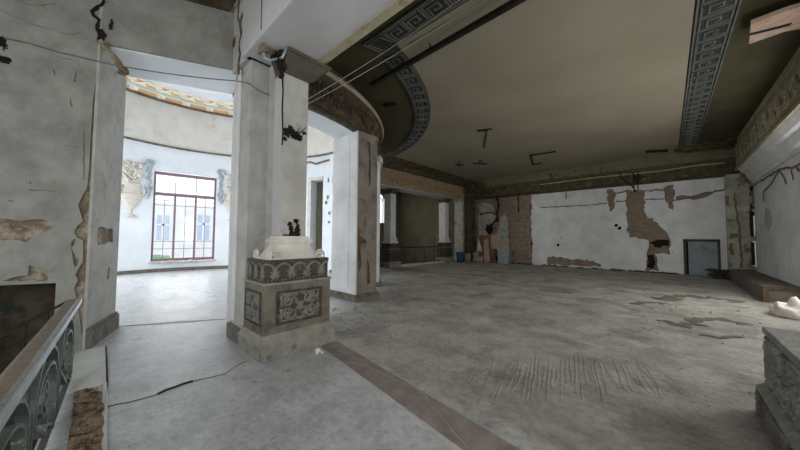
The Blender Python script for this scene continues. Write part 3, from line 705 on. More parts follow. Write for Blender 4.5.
# ---- far wall
def FW(u, z, w=0): return V((u, YF+w, z))
def fw(x, y): p = aty(x, y, YF); return (p.x, p.z)
hF = [[fw(x, y) for x, y in q] for q in [
    [(607, 189), (614, 189), (615, 205), (610.5, 212), (608, 205)],
    [(626.5, 190), (645, 190), (645, 216), (652, 219), (662, 228), (669.5, 234), (669.5, 254), (656, 254), (656, 262), (659, 271), (645, 270.5), (648, 255), (648, 239), (640, 238), (630, 237), (627, 230)],
    [(664, 187), (674, 185), (674, 203), (671.5, 209.5), (667, 203)],
    [(547, 257), (553, 256.5), (570, 259), (590, 260.5), (602, 264), (602, 266.5), (575, 265.5), (547, 264)],
    [(675, 197), (684, 195), (692, 196), (702, 193), (712, 191), (715, 193), (706, 197), (694, 199.5), (684, 199), (676, 200.5)],
]]
hF = [rag(q, .055, .13, 30+i) for i, q in enumerate(hF)]
xl = fw(531, 200)[0]
door = [fw(683, 239.5), fw(720, 239.5)]
dx0, dx1, dz = door[0][0], door[1][0], door[0][1]
le = rag([(xl, -.1), (xl, 4.2)], .0, 9, 0)
left_edge = [(xl+random.uniform(-.07, .07), -.1+i*.14) for i in range(1, 31)]
bm = NB()
sheet(bm, [(xl, -.1), (dx0, -.1), (dx0, dz), (dx1, dz), (dx1, -.1), (XR, -.1), (XR, 4.5), (xl, 4.5)]+left_edge[::-1], hF, FW, .06)
wf = struct('wall_far', bm, PLW, 'far white plaster wall with bare brick scars')
bm = NB(); box(bm, -11.9, dx0-.02, YF+.05, YF+.3, -.2, 5.5); box(bm, dx1+.02, XR+.3, YF+.05, YF+.3, -.2, 5.5); box(bm, dx0-.02, dx1+.02, YF+.05, YF+.3, dz+.02, 5.5)
obj('bare_brick', bm, BRK, wf)
# cracks / cable chases / holes
bm = NB()
def fp(x, y, off=.01): return aty(x, y, YF-off)
for pl, w in (([(540, 207.5), (560, 206.5), (585, 205.5), (607, 203)], .03), ([(615, 202), (628, 200.5)], .03), ([(645, 199), (664, 199)], .03), ([(674, 200), (690, 197.5), (716, 191), (727, 189)], .035), ([(614, 193), (628, 191)], .035), ([(645, 191), (664, 189.5)], .035)):
    ribbon(bm, [fp(x, y) for x, y in pl], w*1.3, (0, -1, 0), .1, .5)
obj('cable_chase', bm, FRZ2, wf)
bm = NB()
for x, y, r in ((616, 225.5, .09), (619.5, 228, .09), (558, 245, .09), (561, 238, .04), (532, 244, .07)): lump(bm, fp(x, y, 0), r, (1, .3, 1), x, 1, .3)
sweep(bm, [fp(650, 255), fp(652, 262), fp(650, 268)], rect(.12, .02), (0, -1, 0))
lump(bm, fp(660, 243, 0), .25, (1.3, .3, .8), 4, 2, .5)
obj('dark_hole', bm, CHAR, wf)
# peeling stretch left of the brick pier
bm = NB()
blk = rag([fw(x, y) for x, y in [(500, 216), (505, 214), (508, 222), (509, 240), (511, 262), (479, 262), (480, 248), (490, 244), (496, 240), (499, 228)]], .05, .18, 70)
sheet(bm, blk, [], FW, .05); 
b2 = rag([fw(x, y) for x, y in [(478, 206), (484, 202), (494, 206), (496, 216), (490, 226), (486, 236), (478, 238)]], .06, .15, 71); sheet(bm, b2, [], FW, .05)
obj('peeling_plaster', bm, PEEL, wf)
bm = NB(); q = [fw(x, y) for x, y in [(491, 236), (500, 233), (501, 252), (490, 252)]]; sheet(bm, q, [], lambda u, z, w: V((u, YF-.02+w, z)), .02); obj('tan_patch', bm, TANB, wf)
bm = NB()
for pl, w in (([(497, 190), (498, 205), (497, 222)], .08), ([(480, 214), (488, 212), (497, 214)], .07), ([(518, 190), (519, 212)], .06), ([(490, 226), (497, 220)], .09)):
    ribbon(bm, [fp(x, y, .03) for x, y in pl], w*.9, (0, -1, 0), .12, .6, .03)
lump(bm, fp(489, 229, .05), .28, (1, .4, 1.1), 8, 2, .4)
obj('dark_gash', bm, CHAR, wf)
# brick pier
pB0, pB1 = fw(511, 230)[0], fw(531, 230)[0]
bm = NB()
ptsL = [(pB0+random.uniform(-.08, .08), z*.22) for z in range(0, 21)]; ptsR = [(pB1+random.uniform(-.08, .08), z*.22) for z in range(20, -1, -1)]
sheet(bm, ptsL+ptsR, [], lambda u, z, w: V((u, YF-.06+w, z)), .12)
struct('pillar.005', bm, BRK, 'bare red brown brick pier in the far wall')
bm = NB()
for k in range(22): lump(bm, (pB0+(pB1-pB0)*random.random(), YF-.08, .1+4*random.random()), .09, (.9, .4, .7), k, 1, .5)
obj('mortar_lump', bm, BRK, bpy.data.objects['pillar.005'])
# door opening
bm = NB(); box(bm, dx0, dx0+.09, YF-.03, YF+.3, 0, dz); box(bm, dx1-.07, dx1, YF-.03, YF+.3, 0, dz); box(bm, dx0, dx1, YF-.03, YF+.3, dz-.09, dz+.02)
d1 = struct('door_2', bm, mat('dark door frame', rgb(60, 60, 52), rgb(80, 78, 68), 6), 'low opening closed by a blue grey board in the far wall')
bm = NB(); box(bm, dx0+.16, dx1-.08, YF+.06, YF+.09, 0, dz-.06); obj('blue_grey_board', bm, BLUEB, d1)
bm = NB(); box(bm, dx0+.09, dx1-.07, YF+.1, YF+.28, 0, dz-.05); obj('dark_reveal', bm, CHAR, d1)
# beams and cornice over the far wall
bm = NB(); lineprof(bm, [(17.8, 4.98), (17.8, 5.51), (18.9, 5.51), (18.9, 4.9), (18.2, 4.9), (18.05, 4.95)], -11, XR-.1, 'x')
b_ = struct('wall_far_beam', bm, mat('dull olive beam', rgb(98, 94, 72), rgb(118, 113, 90), 2, c3=rgb(76, 70, 52), t3=(.56, .64), s3=2, bump=.4), 'dull olive beam along the top of the far wall')
bm = NB(); lineprof(bm, [(18.2, 4.42), (18.15, 4.98), (18.9, 4.98), (18.9, 4.30), (18.45, 4.30)], -10, XR-.05, 'x'); obj('rough_underbeam', bm, DKB, b_)
bm = NB(); tube(bm, [aty(x, y, 18.12) for x, y in [(540, 184.5), (600, 177), (660, 171), (700, 165), (724, 163)]], .035, 5); obj('ledge_pipe', bm, FRZ, b_)
bm = NB()
for k in range(26): lump(bm, (-10.6+12.6*random.random(), 18.25+.1*random.random(), 4.38+.06*random.random()), .1, (1.6, .6, .6), k, 1, .5)
for k in range(14): lump(bm, (-10.8+1.8*random.random(), 17.7+.4*random.random(), 4.5+.9*random.random()), .26, (1, .8, 1), k+40, 2, .5)
obj('hanging_rubble', bm, DKB, b_)
bm = NB()
for pl in ([(617, 168), (622, 178), (632, 186), (636, 192)], [(634, 175), (634, 192)], [(638, 173), (638, 190)], [(632, 172), (637, 180), (645, 176)], [(566, 192), (566, 199)]):
    tube(bm, [aty(x, y, 18.1) for x, y in pl], .025, 5)
obj('hanging_rod', bm, CHAR, b_)
# jagged cave in near right corner of the ceiling
bm = NB()
for k in range(26): lump(bm, (.6+1.5*random.random(), 16.6+1.1*random.random(), 5.36+.16*random.random()), .22, (1.1, .8, .5), k, 2, .5)
struct('ceiling_damage', bm, DKB, 'crumbling plaster in the corner of the ceiling')
# corner pilasters at the far right
bm = NB(); box(bm, 1.85, XR, 18.3, YF, 0, 4.35); pc = struct('wall_far_pilaster', bm, PEEL, 'shallow peeling pilaster in the far right corner')
bm = NB()
for pl, w in (([(727, 196), (728, 206)], .06), ([(734, 193), (736, 205), (739, 225), (742, 268)], .04), ([(730, 235), (738, 236)], .1), ([(731, 243), (732, 255)], .07)):
    ribbon(bm, [aty(x, y, 18.29) for x, y in pl], w, (0, -1, 0), .12, .5)
obj('dark_scar', bm, FRZ2, pc)

# ---- left colonnade entablature, end pilaster, stair room behind
XE = -10.4
bm = NB(); box(bm, XE-.9, XE, 8.9, 17.85, 4.26, 5.12)
FRZ3 = mat('tan frieze plaster', rgb(140, 122, 96), rgb(166, 148, 120), 5, c3=rgb(120, 96, 72), t3=(.55, .66), s3=4, bump=.8)
en = struct('wall_colonnade_entablature', bm, FRZ3, 'brown carved frieze carried over the far colonnade')
bm = NB(); box(bm, XE-.88, XE-.01, 8.95, 17.8, 4.22, 4.265); obj('white_soffit', bm, SOF, en)
bm = NB(); box(bm, XE, XE+.05, 8.9, 17.85, 5.02, 5.12); box(bm, XE, XE+.03, 8.9, 17.85, 4.26, 4.33)
for k in range(26):
    y = 9.1+k*.34; tube(bm, [V((XE+.01, y+u, 4.68+v*(1 if k % 2 else -1))) for u, v in spiral(0, 0, .2, .03, pi, -1.3, 12)], .03, 4)
    lump(bm, (XE+.01, y+.17, 4.68), .06, (.4, .7, 1.2), k, 1, .3)
obj('carving', bm, FRZ3, en)
bm = NB(); hexa(bm, [(XE-.9, 8.6, 5.12), (XE+.1, 8.6, 5.12), (XE+.35, 8.6, 5.3), (-9.5, 8.6, 5.46), (-9.5, 8.6, 5.55), (XE-.9, 8.6, 5.55)],
                [(XE-.9, 17.9, 5.12), (XE+.1, 17.9, 5.12), (XE+.35, 17.9, 5.3), (-9.55, 17.9, 5.46), (-9.55, 17.9, 5.55), (XE-.9, 17.9, 5.55)])
cc = struct('trim_10', bm, DKB, 'broken dark cove between the colonnade frieze and the ceiling')
bm = NB()
for k in range(40): lump(bm, (-10.1+.5*random.random(), 9.5+8*random.random(), 5.38+.08*random.random()), .13, (1, 1.8, .5), k, 1, .5)
obj('loose_lath', bm, DKB, cc)
bm = NB(); box(bm, -11.05, -10.42, 17.6, 17.85, -.1, 4.24); struct('pillar.006', bm, PEEL, 'mottled pilaster closing the far colonnade')
bm = NB(); box(bm, -10.4, -10.0, 17.86, YF+.1, 0, 5.5)  # dark box and lumps put the corner's shade into colour
dk = struct('wall_far_corner', bm, DKB, 'dark corner between colonnade and far wall, its shade built in as dark plaster')
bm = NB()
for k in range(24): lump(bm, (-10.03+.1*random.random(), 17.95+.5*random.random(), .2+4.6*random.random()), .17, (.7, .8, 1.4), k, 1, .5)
obj('shade_lumps', bm, DKB, dk)
bm = NB()
yw0, zw0 = atx(379, 222, -17).y, atx(384, 223, -17).z
arch = [(15.2, zw0), (16.75, zw0)]+[(15.975+.775*cos(pi*i/12), 4.4+.775*sin(pi*i/12)) for i in range(13)]
sheet(bm, [(8.9, -3), (18.6, -3), (18.6, 5.7), (8.9, 5.7)], [arch], lambda u, z, w: V((-17-w, u, z)), .25)
struct('wall_far_left', bm, DKOL, 'olive wall of the stair room behind the colonnade')
bm = NB(); 
tube(bm, [V((-16.98, a, b)) for a, b in arch[2:]], .09, 6, (1, 0, 0)); box(bm, -17.02, -16.9, 15.0, 18.2, zw0-.16, zw0)
tube(bm, [V((-17.05, 15.975+.38*cos(pi*i/12), 4.4+.38*sin(pi*i/12))) for i in range(13)], .04, 5, (1, 0, 0))
for y in (15.6, 15.975, 16.35): box(bm, -17.08, -17.02, y-.03, y+.03, zw0, 5.0)
struct('window_3', bm, WFR, 'arched window with a pinkish frame in the stair room')
bm = NB(); box(bm, -17.2, -11.4, 18.35, 18.6, -3, 5.7); struct('wall_far_stair_room', bm, DKOL)
bm = NB(); box(bm, -17.2, -11.3, 8.6, 8.9, -3, 5.7); struct('wall_stair_room_near', bm, DKOL)
bm = NB(); box(bm, -13.1, -12.0, 18.25, 18.36, .9, 1.9); struct('trim_11', bm, mat('niche plaster', rgb(112, 106, 86), rgb(122, 116, 96), 2))
bm = NB(); box(bm, -11.25, -10.75, 11.75, 15.95, 0, .07); struct('trim_12', bm, SLAB, 'pale stone threshold between the far columns')
bm = NB(); box(bm, -17, -11.45, 9, 18.4, -.9, -.75); struct('floor_far_landing', bm, STEP)

# ---- curb along the right wall, threshold strip, slabs
bm = NB(); box(bm, 1.8, XR+.02, 11.95, 18.3, -.02, .38); cu = struct('trim_13', bm, CONC, 'low concrete curb along the right wall', bevel=.02)
bm = NB(); box(bm, 1.76, 1.86, 11.85, 11.97, 0, .4); box(bm, 1.86, 2.42, 11.9, 11.96, .34, .4); obj('end_plank', bm, PLANK, cu)
bm = NB(); hexa(bm, [(-3.75, 2.38, .0), (-3.75, 2.66, 0), (-.8, 2.27, 0), (1.6, 2.0, 0), (1.6, 1.7, 0), (-1.15, 1.98, 0)], [(-3.75, 2.38, .006), (-3.75, 2.66, .006), (-.8, 2.27, .006), (1.6, 2.0, .006), (1.6, 1.7, .006), (-1.15, 1.98, .006)])
struct('trim_14', bm, REDT, 'dusty reddish tile strip set in the floor')
bm = NB()
q = [(-6.0, .06), (-6.0, .23), (-4.5, .195), (-4.44, .04), (-4.5, -.13), (-6.0, -.05)]
prism(bm, q, .0, .012); prism(bm, [(-4.5, .205), (-4.5, .17), (-1.2, .05), (-1.2, .09)], 0, .012)
prism(bm, [(-3.1, .12), (-3.1, -.2), (-.8, -.34), (-.8, .06)], 0, .012)
struct('trim_15', bm, SLAB, 'pale stone edging slab beside the iron railing', bevel=.004)
bm = NB(); tube(bm, [(-6.0, .238, .004), (-4.5, .205, .004), (-3.1, .12, .004), (-1.2, .05, .004)], .009, 5); struct('trim_16', bm, CHAR, 'dark joint along the edging slab')
bm = NB()
q = rag([(p.x, p.y) for p in [atz(x, y) for x, y in [(79, 392), (88, 389), (101, 393), (103, 410), (103, 430), (103, 455), (66, 455), (72, 425), (76, 405)]]], .012, .08, 4)
hexa(bm, [(a, b, 0) for a, b in q], [(a, b, .014) for a, b in q])
rnd = random.Random(5)
for k in range(260):
    x = -4.45+1.4*rnd.random(); y = -.03+.16*rnd.random()
    lump(bm, (x, y, .014), .006+.016*rnd.random()**2, (1, 1, .7), k, 1, .5)
tag(obj('dirt', bm, DIRT, own=True), 'brown earth and crumbs filling the broken gap in the edging slab', 'dirt', kind='stuff')
bm = NB()
for i, q in enumerate([[(664, 301), (680, 296), (700, 296.5), (722, 298), (745, 301), (757, 305), (735, 309), (700, 307), (672, 307)], [(660, 322), (672, 318), (700, 319), (730, 318), (752, 322), (760, 333), (735, 329), (700, 325), (672, 326)], [(640, 303), (655, 302), (662, 306), (648, 308)]]):
    w = rag([(p.x, p.y) for p in [atz(x, y) for x, y in q]], .05, .2, 50+i)
    hexa(bm, [(a, b, 0) for a, b in w], [(a+.03, b+.03, .012) for a, b in w])
struct('floor_patches', bm, FLOOR, 'ragged raised skims of concrete on the hall floor')
bm = NB(); a, b = atz(117, 326), atz(226, 318.5); sweep(bm, [a+(b-a)*i/8+V((0, .02*sin(i*2), 0)) for i in range(9)], rect(.05, .012), (0, 0, 1))
struct('trim_17', bm, SLAB, 'low worn threshold lip across the rotunda opening')
bm = NB(); rnd = random.Random(21)
for k in range(46):
    x = 470+k*4.6; f = (x-560)/120
    y0 = 360+16*f*f+rnd.uniform(-7, 9); y1 = 392-8*abs(f)+rnd.uniform(-12, 14)
    a, b = atz(x-10*f, y0), atz(x+12*f, y1)
    sweep(bm, [a+(b-a)*t+V((rnd.uniform(-.01, .01), 0, 0)) for t in (0, .25, .5, .75, 1)], [(-.017, -.004), (.017, -.004), (.006, .005), (-.006, .005)], (0, 0, 1))
struct('floor_comb_marks', bm, FLOOR, 'fan of low ridges combed into the floor dust')
bm = NB()
for pl, w in (([(664, 300), (676, 297), (700, 297), (722, 299), (740, 303)], .16), ([(660, 320), (672, 324), (690, 324), (700, 320), (722, 319), (745, 325)], .10), ([(634, 304), (652, 302), (664, 304)], .07), ([(700, 334), (720, 338), (738, 336)], .04)):
    ribbon(bm, [atz(x, y, .013) for x, y in pl], w*1.5, (0, 0, 1), .1, .6, .004)
struct('floor_stains', bm, mat('damp earth stain', rgb(84, 80, 72), rgb(112, 108, 99), 4, bump=.5), 'dark ragged stains in the floor near the curb')
# floor crack with the thick black sliver
bm = NB()
cr = [atz(x, y, .002) for x, y in [(107, 407), (118, 404), (130, 402), (145, 398), (158, 394)]]
sweep(bm, cr, rect(.0035, .003), (0, 0, 1)); sweep(bm, [atz(x, y, .002) for x, y in [(193, 381), (207, 378), (225, 374), (234, 367), (246, 361)]], rect(.0018, .002), (0, 0, 1))
sweep(bm, [atz(x, y, .003) for x, y in [(158, 394), (166, 390), (175, 387), (184, 383.5), (193, 381)]], [(-.016, -.003), (.016, -.003), (.016, .005), (-.016, .005)], (0, 0, 1))
struct('floor_crack', bm, CHAR, 'long dark crack crossing the smooth floor')
# ================================================================ THINGS
# ---- the ornate columns
def ornament_panel(bm, fn, w, h, r=.017):
    """scrolling acanthus in a w x h field, fn(u,v) -> point, u,v centred"""
    ref = (fn(0, 0, 1)-fn(0, 0, 0))
    def T(pl, rr=r): sweep(bm, [fn(u, v, 0) for u, v in pl], circ(rr, 5), ref)
    for sx in (-1, 1):
        for sy in (-1, 1):
            cx, cy = sx*w*.27, sy*h*.2
            T([(cx+sx*a, cy+sy*b) for a, b in spiral(0, 0, min(w*.2, h*.27), .012, pi*1.1, -1.5, 14)])
            T([(sx*.01, sy*.02), (sx*w*.1, sy*h*.12), (sx*w*.14, sy*h*.34), (sx*w*.05, sy*h*.42)])
            T([(sx*w*.46, sy*.01), (sx*w*.43, sy*h*.2), (sx*w*.46, sy*h*.4)])
            for k in range(5):
                a = k*.7; T([(cx, cy), (cx+sx*.05*cos(a), cy+sy*.06*sin(a))], r*.9)
            for k in range(13):
                u, v = sx*w*(.06+.4*random.random()), sy*h*(.04+.4*random.random())
                lump(bm, fn(u, v, 0), r*1.3, (1, 1, 1), k, 1, .5)
    for k in range(5):
        a = pi*k/4; T([(0, -h*.05), (w*.07*cos(a), -h*.05+h*.2*sin(a))])
        T([(0, h*.05), (w*.07*cos(a), h*.05-h*.3*sin(a))])
    for s in (-1, 1): T([(-w*.48, s*h*.46), (w*.48, s*h*.46)], r*.8)
def band_ornament(bm, fn, w, h, n, r=.016):
    ref = (fn(0, 0, 1)-fn(0, 0, 0)); P = w/n
    def T(pl, rr=r): sweep(bm, [fn(u, v, 0) for u, v in pl], circ(rr, 5), ref)
    for k in range(n+1):
        c = -w/2+P*k
        pl = [(c+P*.62*cos(pi*i/10), -h*.42+h*.84*sin(pi*i/10)) for i in range(11)]
        T([p for p in pl if abs(p[0]) <= w/2] or [(0, 0), (0, .01)])
    for k in range(n):
        c = -w/2+P*(k+.5)
        for j in range(7):
            a = pi*(j+.5)/7; T([(c, -h*.36), (c+P*.32*cos(a), -h*.36+h*.6*sin(a))], r*.8)
        sweep(bm, [fn(c+P*.2*cos(a), -h*.3+h*.25*sin(a), 0) for a in [pi*i/6 for i in range(7)]], circ(r*.7, 4), ref)
    for k in range(int(w/.05)):
        u = -w/2+.025+k*.05; p = fn(u, -h*.47, 0); lump(bm, p, .014, (1, 1, .8), k, 1, .1)
def make_column(loc, label, hx, hy, sxo, shaft_top, cap_top, cap, mats, detail=True, charred=False):
    """local frame: front faces +X"""
    t = thing('ornate_column', loc, label, 'column')
    o = V(loc)
    bm = NB(); loft(bm, [(-hx, hx, -hy, hy, 0), (-hx, hx, -hy, hy, .21), (-hx+.015, hx-.015, -hy+.015, hy-.015, .225), (-hx+.055, hx-.055, -hy+.02, hy-.02, .275), (-hx+.06, hx-.06, -hy+.025, hy-.025, .31)])
    bmesh.ops.translate(bm, verts=bm.verts, vec=o); obj('plinth', bm, mats[0], t, bevel=.012)
    dx, dy = hx-.07, hy-.05
    bm = NB(); box(bm, -dx, dx, -dy, dy, .3, .98); bmesh.ops.translate(bm, verts=bm.verts, vec=o); obj('dado', bm, mats[1], t, bevel=.008)
    bm = NB(); box(bm, -dx-.012, dx+.012, -dy-.012, dy+.012, .955, .985); bmesh.ops.translate(bm, verts=bm.verts, vec=o); obj('dado_ledge', bm, mats[0], t, bevel=.004)
    if detail:
        for nm, fn, w in (('relief_panel', lambda u, v, k: o+V((dx+.004+.02*k, u, .64+v)), 2*dy-.34), ('relief_panel', lambda u, v, k: o+V((u, -dy-.004-.02*k, .64+v)), 2*dx-.2)):
            h = .42; bm = NB(); ref = fn(0, 0, 1)-fn(0, 0, 0)
            c = [fn(-w/2, -h/2, 0), fn(w/2, -h/2, 0), fn(w/2, h/2, 0), fn(-w/2, h/2, 0)]
            hexa(bm, [p-ref*.3 for p in c], [p+ref*.15 for p in c])
            for s in (1.02, ): sweep(bm, [fn(-w/2*s, -h/2*s, .3), fn(w/2*s, -h/2*s, .3), fn(w/2*s, h/2*s, .3), fn(-w/2*s, h/2*s, .3)], circ(.014, 6), ref, closed=True)
            pn = obj(nm, bm, ORN, t)
            bm = NB(); ornament_panel(bm, lambda u, v, k, fn=fn: fn(u, v, k+.2), w*.94, h*.92); obj('scroll_carving', bm, mats[2], pn, smooth=True)
    bx, by = hx-.1, hy-.08
    bm = NB(); box(bm, -bx, bx, -by, by, .985, 1.28); box(bm, -bx-.01, bx+.01, -by-.01, by+.01, 1.25, 1.285); bmesh.ops.translate(bm, verts=bm.verts, vec=o)
    cb = obj('carved_band', bm, ORN, t, bevel=.006)
    if detail:
        bm = NB(); band_ornament(bm, lambda u, v, k: o+V((bx+.004+.02*k, u, 1.13+v)), 2*by, .25, 4); band_ornament(bm, lambda u, v, k: o+V((u, -by-.004-.02*k, 1.13+v)), 2*bx, .25, 3)
        obj('palmette_carving', bm, mats[2], cb, smooth=True)
    # flared white shoulder
    s0x, s0y, s1x, s1y = hx-.13, hy-.13, sxo+.035, .25
    secs = []
    for i in range(9):
        q = i/8; f = (1-q)**1.5; secs.append((-(s1x+(s0x-s1x)*f), s1x+(s0x-s1x)*f, -(s1y+(s0y-s1y)*f), s1y+(s0y-s1y)*f, 1.285+.2*q))
    bm = NB(); loft(bm, secs)
    for e, z0, z1 in ((.0, 1.485, 1.52), (.035, 1.515, 1.555), (.02, 1.555, 1.575), (-.01, 1.57, 1.61)): box(bm, -s1x-e, s1x+e, -s1y-e, s1y+e, z0, z1)
    bmesh.ops.translate(bm, verts=bm.verts, vec=o); sh = obj('shoulder', bm, WST, t, bevel=.004)
    if detail:
        bm = NB()
        for (x, y, ref) in ((s0x-.03, -s0y+.06, 'x'), (s0x-.03, s0y-.06, 'x'), (s0x-.07, -s0y+.02, 'y'), (-s0x+.07, -s0y+.02, 'y')):
            f = (lambda u, v: o+V((x-.10*v*1.0, y+u, 1.34+v))) if ref == 'x' else (lambda u, v: o+V((x+u, y+.10*v+.0, 1.34+v)))
            rf = (1, 0, .3) if ref == 'x' else (0, -1, .3)
            sweep(bm, [f(u, v) for u, v in spiral(0, 0, .075, .014, 0, 1.5, 14)], circ(.018, 5), rf)
            sweep(bm, [f(.07, 0), f(.08, -.04), f(.04, -.06)], circ(.014, 5), rf)
        obj('corner_scroll', bm, WST, sh, smooth=True)
    bm = NB(); box(bm, -sxo*1.6, sxo, -.2, .2, 1.6, shaft_top); bmesh.ops.translate(bm, verts=bm.verts, vec=o); sf = obj('shaft', bm, SHF if charred else PLW, t, bevel=.006)
    if charred:
        bm = NB(); box(bm, -sxo*1.55, sxo-.02, -.204, -.196, 1.62, shaft_top-.02); bmesh.ops.translate(bm, verts=bm.verts, vec=o); obj('white_side_coat', bm, SOF, sf)
        def sx(x, y): return atx(x, y, o.x+sxo+.004)
        bm = NB()
        for x, y, r in ((287, 133, .05), (291, 131, .06), (296, 134, .05), (299, 137, .04), (294, 137, .045), (304, 133, .03), (285, 139, .03), (290, 127, .03)): lump(bm, sx(x, y), r, (.35, 1, 1), x+y, 2, .7)
        for k in range(9): tube(bm, [sx(284+k*2, 133), sx(282+k*2.6+3*random.random(), 126+12*random.random())+V((.05, 0, 0))], .006, 4)
        obj('charred_cable_hole', bm, CHAR, sf)
        bm = NB()
        for x, y, r in ((292, 234, .05), (297, 234, .045), (291, 228, .035), (290, 224, .03), (296, 221, .035), (298, 226, .03), (297, 230, .04)): lump(bm, sx(x, y), r, (.35, 1, 1), x+y, 2, .5)
        box(bm, o.x+sxo-.01, o.x+sxo+.006, o.y-.16, o.y-.02, 1.615, 1.635)
        obj('charred_hole', bm, CHAR, sf)
        bm = NB()
        sweep(bm, [sx(x, y) for x, y in [(281.5, 70), (283, 90), (282, 110), (283, 132), (282, 145)]], rect(.008, .006), (1, 0, 0)); obj('corner_crack', bm, CHAR, sf)
    bm = NB(); secs = []
    for z, f in ((shaft_top-.03, .02), (shaft_top+.01, .05), (shaft_top+.02, .0), (cap_top-.06, .86), (cap_top-.055, .96), (cap_top-.005, 1.)):
        secs.append((-sxo*1.6-cap[0]*f, sxo+(cap[1]-sxo)*f, -.2-(cap[2]-.2)*f, .2+(cap[3]-.2)*f, z))
    loft(bm, secs); bmesh.ops.translate(bm, verts=bm.verts, vec=o); ca = obj('capital', bm, CAPM, t)
    if charred:
        bm = NB()
        for i in range(16):
            y = -.18+i*.026; tube(bm, [o+V((sxo+.012, y, shaft_top+.04)), o+V((sxo+.1, y*1.25+.03, shaft_top+.22)), o+V((sxo+.165, y*1.5+.07, cap_top-.06))], .007, 4, (1, 0, 0))
        obj('fluting', bm, CAPM, ca)
        bm = NB()
        for k, (x, y, z, r) in enumerate(((sxo-.02, -.24, 4.22, .09), (sxo, -.23, 4.1, .07), (sxo-.06, -.27, 4.26, .08), (sxo-.02, -.22, 3.98, .045), (sxo-.15, -.3, 4.27, .06))): lump(bm, o+V((x, y, z)), r, (.8, .7, 1.2), k, 2, .7)
        obj('broken_corner', bm, CHAR, ca)
        bm = NB(); tube(bm, [o+V((sxo+.12, -.22, 4.33)), o+V((sxo+.05, -.26, 4.2)), o+V((sxo-.08, -.36, 4.17)), o+V((sxo-.16, -.42, 4.22)), o+V((sxo-.14, -.44, 4.27))], .018, 5)
        obj('bent_metal_strap', bm, STEEL_HL, ca)
    return t
nearc = make_column((-4.21, 2.085, 0), 'large grey carved pedestal carrying a white square shaft at the middle of the hall', 0.42, .55, .11, 4.05, 4.345, (.1, .29, .22, .5), (STO, STB, CARV), True, True)
c1 = make_column((-11.1, 11.23, 0), 'far column on a dark pedestal next to the grimy pier', .42, .45, .2, 4.0, 4.22, (.1, .36, .36, .36), (STO, ORN, ORN))
c1['group'] = 'columns of the far colonnade'
c2 = dup(c1, (-11.1, 16.43, 0), 0, 'far column nearest the blue bucket and the shaded corner')

# ---- carved pedestal at the right edge
t = thing('carved_pedestal', (1.0, 3.6, 0), 'low carved grey stone pedestal without a shaft beside the right wall', 'pedestal')
bm = NB(); loft(bm, [(.57, 1.85, 2.6, 4.32, 0), (.57, 1.85, 2.6, 4.32, .24), (.585, 1.835, 2.6, 4.3, .26), (.62, 1.8, 2.63, 4.28, .29)]); obj('plinth', bm, PST, t, bevel=.012)
bm = NB(); box(bm, .64, 1.78, 2.66, 4.26, .29, .78); box(bm, .62, 1.8, 2.64, 4.28, .74, .8); blk = obj('carved_block', bm, PST, t, bevel=.01)
bm = NB()
ornf = lambda u, v, k: V((.636-.02*k, 3.46+u, .515+v))
for c in (-.53, 0, .53): ornament_panel(bm, lambda u, v, k, c=c: ornf(u+c, v, k), .5, .42, .024)
obj('scroll_carving', bm, PST, blk, smooth=True)
bm = NB()
for c in range(3): ornament_panel(bm, lambda u, v, k, c=c: V((.566-.02*k, 3.0+c*.5+u, .12+v)), .46, .2, .015)
obj('plinth_carving', bm, CONC, t.children[0], smooth=True)
# cloth heap on the floor behind it
bm = NB(); c0 = atz(798, 317, 0)
g = bmesh.ops.create_icosphere(bm, subdivisions=4, radius=1)
for v in g['verts']:
    nn = noise.noise(v.co*1.8)+.35*noise.noise(v.co*4)
    v.co = V((c0.x+v.co.x*.34*(1+.25*nn), c0.y+v.co.y*.4*(1+.25*nn), max(0, (v.co.z+.2)*.28*(1+.6*nn))))
tag(obj('crumpled_cloth', bm, CLOTH, own=True, smooth=True), 'pale crumpled cloth heaped on the floor beyond the low carved pedestal', 'cloth')

# ---- iron balustrade with a wooden handrail by the camera
def RL(x): return -.02-.062*(x+4.84)      # right edge of the handrail
t = thing('iron_balustrade', (-3, -.12, 0), 'ornate grey green iron balustrade with a broad wooden handrail', 'balustrade')
x0, x1 = -4.84, -.75
hr = [(x0, RL(x0)-.06), (x1, RL(x1)-.06)]
bm = NB(); sec = [(-.055, -.02), (-.05, .012), (-.03, .022), (.03, .022), (.05, .012), (.055, -.02), (.03, -.03), (-.03, -.03)]
sweep(bm, [V((hr[0][0], hr[0][1], .88)), V((hr[1][0], hr[1][1], .88))], sec, (0, 0, 1)); obj('handrail', bm, RAILW, t)
bm = NB(); sweep(bm, [V((x0, RL(x0)-.005, .876)), V((x1, RL(x1)-.005, .876))], [(-.01, -.026), (.01, -.022), (.012, .0), (.006, .018), (-.01, .024)], (0, 0, 1)); obj('edge_highlight', bm, STEEL_HL, t)  # pale strip painting the window highlight along the handrail
def BP(x, z): return V((x, RL(x)-.06, z))
flat = rect(.006, .022)
def rib(bm, pl, w=.026, th=.011): sweep(bm, [BP(x, z) for x, z in pl], [(-th, -w), (th, -w), (th, w), (-th, w)], (0.06, 1, 0))
bm = NB(); rib(bm, [(x0+.02, .80), (x1, .80)], .02, .008); obj('top_rail', bm, IRON, t)
bm = NB(); rib(bm, [(x0+.02, .06), (x1, .06)], .02, .008); obj('bottom_rail', bm, IRON, t)
L = 1.02; k = 0; x = x0+.03
